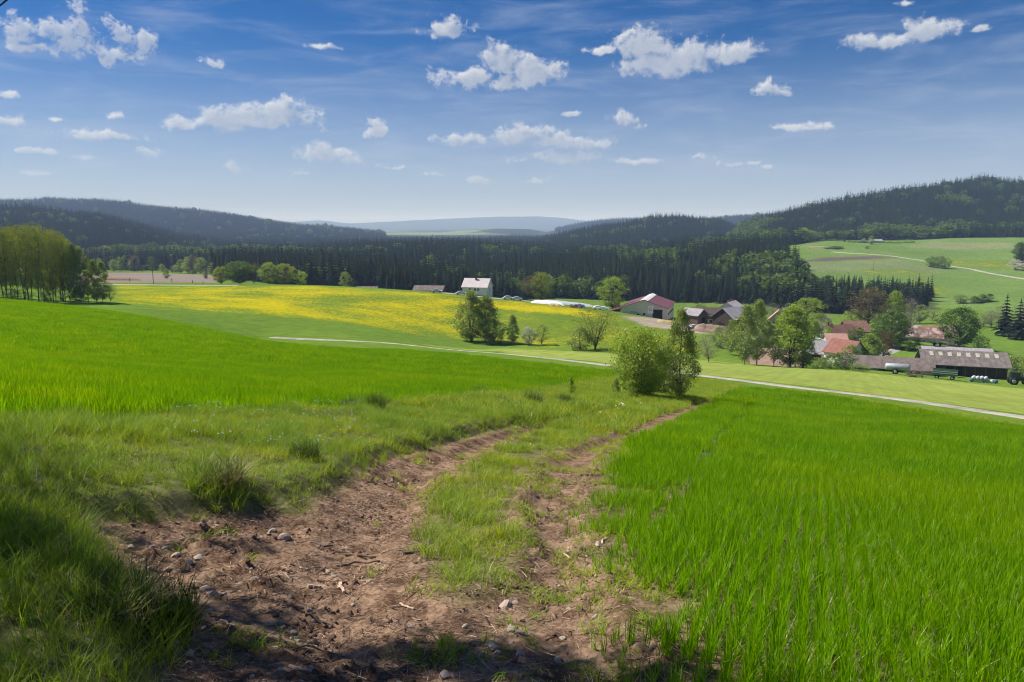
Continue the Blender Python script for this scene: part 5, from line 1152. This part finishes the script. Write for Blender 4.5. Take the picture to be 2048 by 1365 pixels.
# ------------------------------------------------------------------ farm gear and small things
def tube_mesh(name, L, r, mat, n=20, dome=True, axis='x'):
    prof = [(-L/2, 0), (-L/2 - (.25 * r if dome else 0), r * .55), (-L/2, r * (.92 if dome else 1)), (-L/2 + .15 * r, r), (L/2 - .15 * r, r), (L/2, r * (.92 if dome else 1)), (L/2 + (.25 * r if dome else 0), r * .55), (L/2, 0)]
    prof = [(-L/2 - (.3 * r if dome else 0), .001)] + prof[1:-1] + [(L/2 + (.3 * r if dome else 0), .001)]
    V, F = [], []
    for (x, rr) in prof:
        for i in range(n):
            a = i / n * 6.283; V.append({'x': (x, math.cos(a) * rr, math.sin(a) * rr), 'y': (math.cos(a) * rr, x, math.sin(a) * rr), 'z': (math.cos(a) * rr, math.sin(a) * rr, x)}[axis])
    for j in range(len(prof) - 1):
        for i in range(n): k = (i + 1) % n; F.append((j * n + i, j * n + k, (j + 1) * n + k, (j + 1) * n + i))
    return mesh_from(name, V, F, mat, True)
P_RUBBER = surf_mat('rubber', (.018, .017, .016), .3, 5, .9); P_GREEN = surf_mat('faded_green_paint', (.085, .145, .075), .2, 2, .6); P_FILM = surf_mat('bale_film', (.45, .48, .50), .18, 3, .35, spec=.4); P_BLUE = surf_mat('blue_paint', (.05, .10, .22), .2, 2, .5); P_TGREEN = surf_mat('tractor_green', (.018, .05, .022), .2, 2, .45)
def wheel(parent, x, y, r, w):
    o = obj('wheel', tube_mesh('wheel', w, r, P_RUBBER, 18, False, 'y'), parent, (x, y, r)); obj('rim', tube_mesh('rim', w + .06, r * .5, P_METAL, 14, False, 'y'), o); return o
def gear(name, label, cat, px, Y, rot):
    X, Y = plan(px, Y); X = pix_dir(px, 750)[0] / pix_dir(px, 750)[1] * Y; return tag(empty(name, (X, Y, fz(X, Y) + .02), math.radians(rot)), label, cat)
t = gear('tank_trailer', 'silver slurry tank trailer parked before the long low shed', 'trailer', 1794, 167, -25)
obj('tank', tube_mesh('tank', 4.6, .82, P_METAL), t, (0, 0, 1.55)); obj('chassis', boxes('chassis', [(-2.4, 3.6, -.5, -.35, .65, .85), (-2.4, 3.6, .35, .5, .65, .85), (3.4, 3.9, -.1, .1, .3, .85)], P_RUBBER), t)
for sy in (-.95, .95): wheel(t, -.4, sy, .62, .4)
t = gear('farm_wagon', 'green box wagon standing beside the open bay of the big barn', 'wagon', 1890, 166, -32)
obj('box', boxes('box', [(-2.4, 2.4, -1.05, -.98, 1.0, 2.1), (-2.4, 2.4, .98, 1.05, 1.0, 2.1), (-2.4, -2.33, -1.05, 1.05, 1.0, 2.1), (2.33, 2.4, -1.05, 1.05, 1.0, 2.1), (-2.4, 2.4, -1.05, 1.05, .9, 1.0)], P_GREEN), t)
for z in (1.35, 1.75): obj('rail', boxes('rail', [(-2.42, 2.42, -1.10, -1.055, z, z + .10)], P_FILM), t)
obj('drawbar', boxes('drawbar', [(2.4, 3.9, -.06, .06, .55, .67)], P_RUBBER), t)
for sx in (-1.5, 1.5):
    for sy in (-.85, .85): wheel(t, sx, sy, .45, .25)
for i in range(11):      # white wrapped bales before the barn
    r_, c_ = divmod(i, 7); px = 1944 + c_ * 8.2 + r_ * 4
    b = gear('wrapped_bale', 'white film-wrapped round bale in the row before the big barn', 'bale', px, 164.5 - .4 * (i % 3), 60 + random.uniform(-12, 12)); b['group'] = 'wrapped bales before the barn'
    me = tube_mesh('film', 1.0, .40, P_FILM if i % 6 else P_BLUE, 14, True); b.location.z += .38 + (.62 if r_ else 0); obj('film', me, b)
t = gear('tractor', 'dark tractor at the right edge past the wrapped bales', 'tractor', 2034, 163, -18)
obj('hood', boxes('hood', [(.4, 2.2, -.42, .42, .95, 1.75), (2.2, 2.35, -.36, .36, 1.0, 1.6)], P_TGREEN), t)
cb = obj('cab', boxes('cab', [(-1.2, .4, -.75, .75, 2.68, 2.8), (-1.2, .4, -.8, .8, .9, 1.5), (-1.2, -1.12, -.78, -.70, 1.5, 2.68), (.32, .4, -.78, -.70, 1.5, 2.68), (-1.2, -1.12, .70, .78, 1.5, 2.68), (.32, .4, .70, .78, 1.5, 2.68)], P_TGREEN), t); obj('window', boxes('window', [(-1.15, .35, -.73, .73, 1.5, 2.66)], G_PANE), cb)
obj('exhaust', tube_mesh('exhaust', 1.1, .05, P_RUBBER, 8, False, 'z'), t, (1.2, .3, 2.2))
for sy in (-.85, .85): wheel(t, -.7, sy, .85, .5); wheel(t, 1.7, sy * .9, .52, .35)
def car(label, px, py, Y, rot, col):
    d = pix_dir(px, py); X = d[0] / d[1] * Y; t = tag(empty('parked_car', (X, Y, fz(X, Y) + .05), math.radians(rot)), label, 'car')
    m = surf_mat('car_paint', col, .05, 1, .3, spec=.5)
    S = [(-2.1, .45), (-2.1, .85), (-1.6, .95), (-1.0, 1.42), (.5, 1.42), (1.2, .95), (2.0, .82), (2.1, .45)]
    V = [(x, -.82, z) for x, z in S] + [(x, .82, z) for x, z in S]; n = len(S)
    V = [(x, y * (.82 if z > 1.2 else 1), z) for x, y, z in V]
    F = [tuple(range(n))[::-1], tuple(range(n, 2 * n))] + [(i, (i + 1) % n, (i + 1) % n + n, i + n) for i in range(n)]
    bd = obj('body', mesh_from('body', V, F, m), t)
    for sy in (-1, 1): obj('window', mesh_from('window', [(-1.45, sy * .80, .98), (1.0, sy * .80, .98), (.45, sy * .70, 1.36), (-.95, sy * .70, 1.36)], [(0, 1, 2, 3)], G_PANE), bd)
    for sx in (-1.3, 1.3):
        for sy in (-.76, .76): wheel(t, sx, sy, .32, .2)
car('white car parked left of the sand-coloured hall', 1196, 611, 286, 10, (.75, .76, .78)); car('second white car nearest the lean-to of the hall', 1207, 613, 284, -14, (.70, .72, .75)); car('pale van by the small dark wooden shed', 1387, 656, 262, 30, (.62, .66, .70)); car('white car right of the van below the wooden shed', 1402, 654, 263, 12, (.75, .76, .78))
car('white car on the crest just right of the white house', 1016, 592, 299, 4, (.72, .75, .78)); car('silver car at the left corner of the white house', 922, 588, 300, 6, (.55, .6, .66)); car('pale car behind the crest beside the low grey-roofed shed', 874, 582, 301, 0, (.5, .52, .5)); car('pale parked car farthest right on the crest road', 1034, 594, 299, 4, (.6, .64, .68))
# silage clamp under white film, heaps
def mound(name, label, cat, px, Y, L, W, H, rot, mat, rough=.25, seed=1):
    rng = np.random.default_rng(seed); n = 22; g = np.linspace(-1, 1, n); xs, ys = np.meshgrid(g, g)
    h = np.clip(1 - xs ** 4, 0, 1) ** .6 * np.clip(1 - ys ** 2, 0, 1) ** .8 * H * (1 + rough * (fbm(xs * 3 + seed * 9, ys * 3, 1.0, 4, 50) - .5) * 3)
    d = pix_dir(px, 620); X = d[0] / d[1] * Y; o = tag(empty(name, (X, Y, 0), math.radians(rot)), label, cat)
    c, s = math.cos(math.radians(rot)), math.sin(math.radians(rot)); wx = X + xs * L / 2 * c - ys * W / 2 * s; wy = Y + xs * L / 2 * s + ys * W / 2 * c
    Z = ground_z(wx, wy) + h - .05; idx = np.arange(n * n).reshape(n, n); F = np.stack([idx[:-1, :-1], idx[:-1, 1:], idx[1:, 1:], idx[1:, :-1]], -1).reshape(-1, 4)
    obj('surface', mesh_from('surface', np.stack([xs * L / 2, ys * W / 2, Z], -1).reshape(-1, 3), F, mat, True), o); return o
M_EARTH = surf_mat('heap_earth', (.27, .185, .145), .35, .8, .95, .5); M_STRAWH = surf_mat('heap_straw', (.36, .28, .13), .3, 1, .95, .5); M_TARP = surf_mat('silage_film_white', (.68, .67, .64), .10, .8, .6); M_TARPB = surf_mat('silage_film_grey', (.40, .45, .47), .12, .6, .5)
mound('silage_clamp', 'long low silage heap under white film on the crest right of the white house', 'silage heap', 1096, 293, 13, 6, 1.3, -10, M_TARP, .15, 1); mound('silage_clamp', 'grey-green covered silage bank running along the crest road', 'silage heap', 1135, 306, 24, 6, 1.2, -4, M_TARPB, .15, 2)
mound('manure_heap', 'straw-coloured heap below the white silage film', 'heap', 1112, 284, 5, 3, .9, -8, M_STRAWH, .5, 3); mound('rubble_heap', 'dark heap of scrap right of the straw-coloured heap', 'heap', 1150, 285, 5, 3, 1.0, 0, W_BROWN, .7, 4); mound('rubble_heap', 'low pile with blue tarpaulin left of the hall cars', 'heap', 1162, 288, 3.4, 2.4, 1.1, 0, P_BLUE, .6, 6)
mound('earth_bank', 'bare brown earth bank below the dark wooden barn', 'earth bank', 1425, 256, 12, 7, 2.4, -20, M_EARTH, .5, 5); mound('earth_bank', 'sandy heap of earth left of the small dark shed', 'earth bank', 1338, 268, 8, 5, 1.0, -10, M_STRAWH, .4, 8); mound('field_clamp', 'dark covered clamp at the near edge of the ploughed field', 'clamp', 243, 372, 21, 4, 1.2, 0, M_CLOD, .2, 7)
M_POLE = surf_mat('pole_wood', (.09, .07, .055), .3, 2, .9)
def pole(px, ytop, ybase, Y, label, arm=False):
    d = pix_dir(px, ybase); X = d[0] / d[1] * Y; z = gz(X, Y); dt = pix_dir(px, ytop); H = dt[2] / dt[1] * Y - z; o = tag(empty('utility_pole', (X, Y, z)), label, 'pole')
    obj('post', tube_mesh('post', H + .5, .13, M_POLE, 8, False, 'z'), o, (0, 0, H / 2 - .25))
    if arm: obj('crossarm', boxes('crossarm', [(-.8, .8, -.06, .06, H - .5, H - .38)], M_POLE), o)
pole(307, 538, 570, 326, 'wooden utility pole standing at the road before the ploughed field', True); pole(344, 557, 567, 345, 'short post right of the utility pole at the ploughed field'); pole(385, 561, 568, 340, 'second short post right of the utility pole'); pole(260, 556, 566, 350, 'short post left of the utility pole'); pole(406, 563, 568, 336, 'third short post at the corner of the ploughed field'); pole(1747, 521, 541, 590, 'thin pole standing in the crop below the hill road')

M_HEDGE = LEAF['green']
def hedge(px0, py0, px1, py1, h, label, y0=400, y1=900):
    A, B = hit(px0, py0, y0, y1), hit(px1, py1, y0, y1); rng = np.random.default_rng(int(px0)); L = math.hypot(B[0] - A[0], B[1] - A[1]); n = int(L * 40)
    t = rng.random(n); X = A[0] + (B[0] - A[0]) * t + rng.normal(0, .5, n); Y = A[1] + (B[1] - A[1]) * t + rng.normal(0, .5, n); Z = ground_z(X, Y) + rng.random(n) * h * (.8 + .3 * np.sin(t * L * .9))
    V, F, T = leaves(rng, np.stack([X, Y, Z], 1), .5, rng.random(n)); tag(obj('hedge', mesh_from('hedge', V, F, M_HEDGE, False, {'tone': ('FLOAT', T)})), label, 'hedge')
hedge(1695, 485, 1830, 486, 2.2, 'long dark hedge along the lower side of the upper house garden'); hedge(1640, 483, 1690, 483, 2.0, 'low hedge on the pasture left of the upper house'); hedge(1645, 477, 1720, 478, 2.0, 'pale upper hedge row left of the upper house'); hedge(1770, 480, 1825, 481, 1.8, 'short hedge row right of the upper outbuilding')
# ---- stones and wood on the track: each where it lies
ST = [(330,1083,20),(350,1098,22),(398,1108,24),(290,1083,14),(305,1092,12),(372,1118,26),(338,1132,16),(285,1112,15),(262,1090,14),(410,1168,26),(425,1178,22),(300,1128,16),(388,1160,22),(415,1218,20),(542,1058,24),(568,1068,30),(1010,1200,30),(955,1085,12),(1025,1245,26),(1038,1256,24),(985,1282,30),(995,1290,20),(1040,1295,26),(1114,1290,26),(975,1280,18),(930,1246,18),(890,1335,30),(600,1355,20),(738,1362,16),(1070,1358,20),(705,1190,14),(822,1236,16),(275,1205,44),(1120,1150,14),(1190,1215,18)]
_sm = [stone_mesh('stone', np.random.default_rng(900 + i), M_STONE, 2, .62 + .1 * (i % 3)) for i in range(6)]
for i, (px, py, w) in enumerate(ST):
    X, Y = hit(px, py, 2.6, 30); r = w * Y / FPX * .5; o = obj('stone', _sm[i % 6], None, (X, Y, fz(X, Y) + r * .18), random.random() * 6.28); o.scale = (r, r * random.uniform(.8, 1.1), r)
    if px < 440: lab, gp = 'pale stone in the rubble patch beside the grassy bank', 'rubble stones by the bank'
    elif px > 900: lab, gp = 'half-buried stone on the right half of the track', 'stones on the right of the track'
    else: lab, gp = 'loose stone lying on the bare earth of the left rut', 'stones in the left rut'
    if (px, py) == (275, 1205): lab, gp = 'largest stone, set in the foot of the grassy bank', None
    if (px, py) == (568, 1068): lab, gp = 'squarish stone with a smaller one at its left, upper left rut', None
    tag(o, lab, 'stone', gp)
SK = [((620,1078),(720,1092),7,'twig','long pale stick lying across the upper left rut'),((690,1092),(750,1100),8,'twig','pale stick overlapping the end of the long one'),((615,1158),(642,1157),10,'wood','short cut piece of wood, left of two'),((680,1148),(688,1168),11,'wood','short bright cut piece of wood, right of two'),((633,1142),(655,1143),6,'twig','dark chip of bark above the two cut pieces'),((582,1195),(665,1228),9,'twig','curved bare branch half in the shade'),((575,1275),(690,1279),5,'twig','thin straight twig in the shade at the bottom'),((578,1322),(622,1333),9,'wood','stubby piece of branch in the lower shade'),((670,1318),(712,1326),11,'twig','broken branch stub near the bottom edge'),((690,1305),(850,1335),4,'twig','long thin crooked twig along the bottom'),((672,1112),(760,1115),6,'twig','dark stick below the long pale stick'),((805,1110),(840,1106),7,'twig','short dark stick against the middle grass'),((1195,1100),(1210,1080),7,'wood','pale splinter standing at the wheat edge'),((1140,1105),(1136,1082),5,'wood','pale thin splinter in the right rut'),((895,1312),(950,1280),4,'twig','thin forked twig on the right of the shade'),((380,1236),(430,1239),5,'twig','thin dark twig at the foot of the bank'),((440,1232),(470,1242),7,'wood','pale sliver of wood near the bank foot'),((800,1195),(828,1208),6,'wood','pale wood chip at the upper shade edge'),((160,838),(205,845),6,'twig','bundle of dry stalks at the left wheat edge'),((1105,1160),(1165,1170),5,'twig','dark root lying in the right rut')]
for i, (a, b, w, mt, lab) in enumerate(SK):
    A = hit(*a, 2.6, 40); B = hit(*b, 2.6, 40); L = math.hypot(B[0] - A[0], B[1] - A[1]); cx, cy = (A[0] + B[0]) / 2, (A[1] + B[1]) / 2; r = w * cy / FPX * .42
    za, zb = fz(*A), fz(*B); o = obj('stick' if mt == 'twig' else 'wood_piece', stick_mesh('stick', L, r, M_TWIG if mt == 'twig' else M_WOOD, np.random.default_rng(i), .05 if L < .3 else .07, 6, 7), None, (cx, cy, max((za + zb) / 2, fz(cx, cy)) + r * .7))
    o.rotation_euler = (0, -math.atan2(zb - za, L), math.atan2(B[1] - A[1], B[0] - A[0])); tag(o, lab, 'stick' if mt == 'twig' else 'wood')
# ---- flowers and tussocks that stand out
M_YEL = leaf_mat('dandelion_yellow', (.70, .50, .0), (.78, .60, .01), .2, (1, 1, 1)); M_WHT = leaf_mat('white_petal', (.70, .72, .68), (.80, .80, .78), .25, (1, 1, 1))
def flower(px, py, r, mat, nm, lab, grp):
    X, Y = hit(px, py, 3, 60); z = fz(X, Y); h = .10 + random.random() * .08; o = tag(empty(nm, (X, Y, z - .01)), lab, 'flower', grp); V, F = [(0, 0, .02)], []
    for k in range(16): a = k / 16 * 6.283; rr = r * (1 if k % 2 else .8); V.append((math.cos(a) * rr, math.sin(a) * rr, 0)); F.append((0, 1 + k, 1 + (k + 1) % 16))
    b = len(V); V += [(0, 0, -.02)]; F += [(b, 1 + (k + 1) % 16, 1 + k) for k in range(16)]
    obj('blossom', mesh_from('blossom', V, F, mat, False, {'tone': ('FLOAT', np.random.default_rng(1).random(len(V)))}), o, (0, 0, h)).rotation_euler = (.35, 0, 0)
    obj('stem', mesh_from('stem', *tubes([(np.array([[0, 0, 0], [.005, 0, h / 2], [0, 0, h]]), .003, .002)], 4), M_GRASS, False), o)
for (px, py) in ((1201,832),(1209,834),(1232,819),(1240,822),(1246,818),(1062,899),(1068,902),(1205,828),(1236,824),(1212,830)): flower(px, py, .05 if py < 850 else .03, M_YEL, 'dandelion', 'yellow dandelion in flower on the grass strip of the track', 'dandelions on the track')
for (px, py) in ((1242,814),(1246,816),(1250,815),(1282,812),(1239,816)): flower(px, py, .06, M_WHT, 'dandelion_clock', 'white dandelion seed head on the verge below the willow bush', 'dandelion seed heads')
M_TUSS_SHADE = leaf_mat('tussock_blade_shaded', (.030, .070, .010), (.11, .18, .028), .40, (1.2, 1.1, .5), gloss=.006)  # blades coloured darker to stand for the dense shadow among them
def tussock(px, py, h, w, lab, straw=.3):
    X, Y = hit(px, py, 3, 60); o = tag(empty('grass_tussock', (X, Y, fz(X, Y) - .03)), lab, 'tussock'); rng = np.random.default_rng(int(px))
    V, F, T = blades(rng, 520, w * .35, (h * .5, h), (.006, .012), (.1, .7), 3, .7); obj('green_blades', mesh_from('green_blades', V, F, M_TUSS_SHADE, False, {'tone': ('FLOAT', T)}), o)
    V, F, T = blades(rng, int(240 * straw), w * .4, (h * .4, h * .95), (.005, .010), (.3, 1.1), 3, .7); obj('dry_blades', mesh_from('dry_blades', V, F, M_STRAW, False, {'tone': ('FLOAT', T)}), o)
tussock(752, 838, .62, .7, 'tall dark grass tussock, the right of two at the wheat edge'); tussock(700, 838, .45, .6, 'dark grass tussock, the left of two at the wheat edge'); tussock(1068, 818, .7, .9, 'dark upright tussock in the verge left of the willow bush', .15); tussock(960, 800, .5, .7, 'pale tussock with dry heads on the verge crest', .8); tussock(1130, 812, .6, .9, 'broad dark tussock on the verge near the willow bush', .15); tussock(1000, 820, .4, .7, 'straw-topped tussock halfway along the verge', .7)
tussock(440, 1010, .34, .7, 'mat of dead grass with dark roots on the bank edge', 2.5); tussock(610, 950, .34, .6, 'dark green tussock overhanging the bank edge', .2); tussock(330, 1270, .40, .6, 'bushy tussock at the lower corner of the grassy bank', .35); tussock(230, 1290, .36, .7, 'brownish dead-centred tussock on the grassy bank', 1.2)
WF = proto_collection('white_flowers', [mesh_from('petals', *(lambda q: (q[0], q[1]))(leaves(np.random.default_rng(i), np.random.default_rng(i).normal(0, .03, (4, 3)) * np.array([1, 1, .5]), .016, np.ones(4))), M_WHT, False, {'tone': ('FLOAT', np.ones(16))}) for i in range(3)])
def white_flowers():
    A = hits([(400,850),(700,835),(760,890),(620,960),(480,960),(300,900)], 3, 60); X, Y = grid_pts(A[:, 0].min(), A[:, 0].max(), A[:, 1].min(), A[:, 1].max(), .2, .2); k = in_poly(X, Y, A) & (RNG.random(X.size) < .6 * fbm(X, Y, .9, 2, 88)); X, Y = X[k], Y[k]
    merge_scatter('wild_flowers', [(np.stack([X, Y, full_z(X, Y) + RNG.uniform(.16, .26, len(X))], 1), WF, dict(scale=(.7, 1.3), tilt=.4))], 'tiny white wildflowers sprinkled through the verge grass', 'flowers')
white_flowers()

# ------------------------------------------------------------------ the hazy air
def haze():
    z0, z1 = ZR[0] - 1.0, ZR[1] + 40.0
    V = [(-29000, -60, z0), (29000, -60, z0), (29000, 17500, z0), (-29000, 17500, z0), (-29000, -60, z1), (29000, -60, z1), (29000, 17500, z1), (-29000, 17500, z1)]
    m = bpy.data.materials.new('hazy_air'); m.use_nodes = True; m.node_tree.nodes.clear(); N = NT(m.node_tree)
    pv = N.node('ShaderNodeVolumePrincipled'); pv.inputs['Color'].default_value = (.46, .61, 1.0, 1); pv.inputs['Density'].default_value = HAZE; pv.inputs['Anisotropy'].default_value = 0.0; pv.inputs['Absorption Color'].default_value = (1, 1, 1, 1)
    o = N.node('ShaderNodeOutputMaterial'); N.link(pv.outputs[0], o.inputs['Volume'])
    ob = obj('haze', mesh_from('haze', V, [(0, 3, 2, 1), (4, 5, 6, 7), (0, 1, 5, 4), (1, 2, 6, 5), (2, 3, 7, 6), (3, 0, 4, 7)], m)); tag(ob, 'thin bluish haze filling the valley air', 'haze', kind='stuff')
HAZE = 1.2e-4
haze()
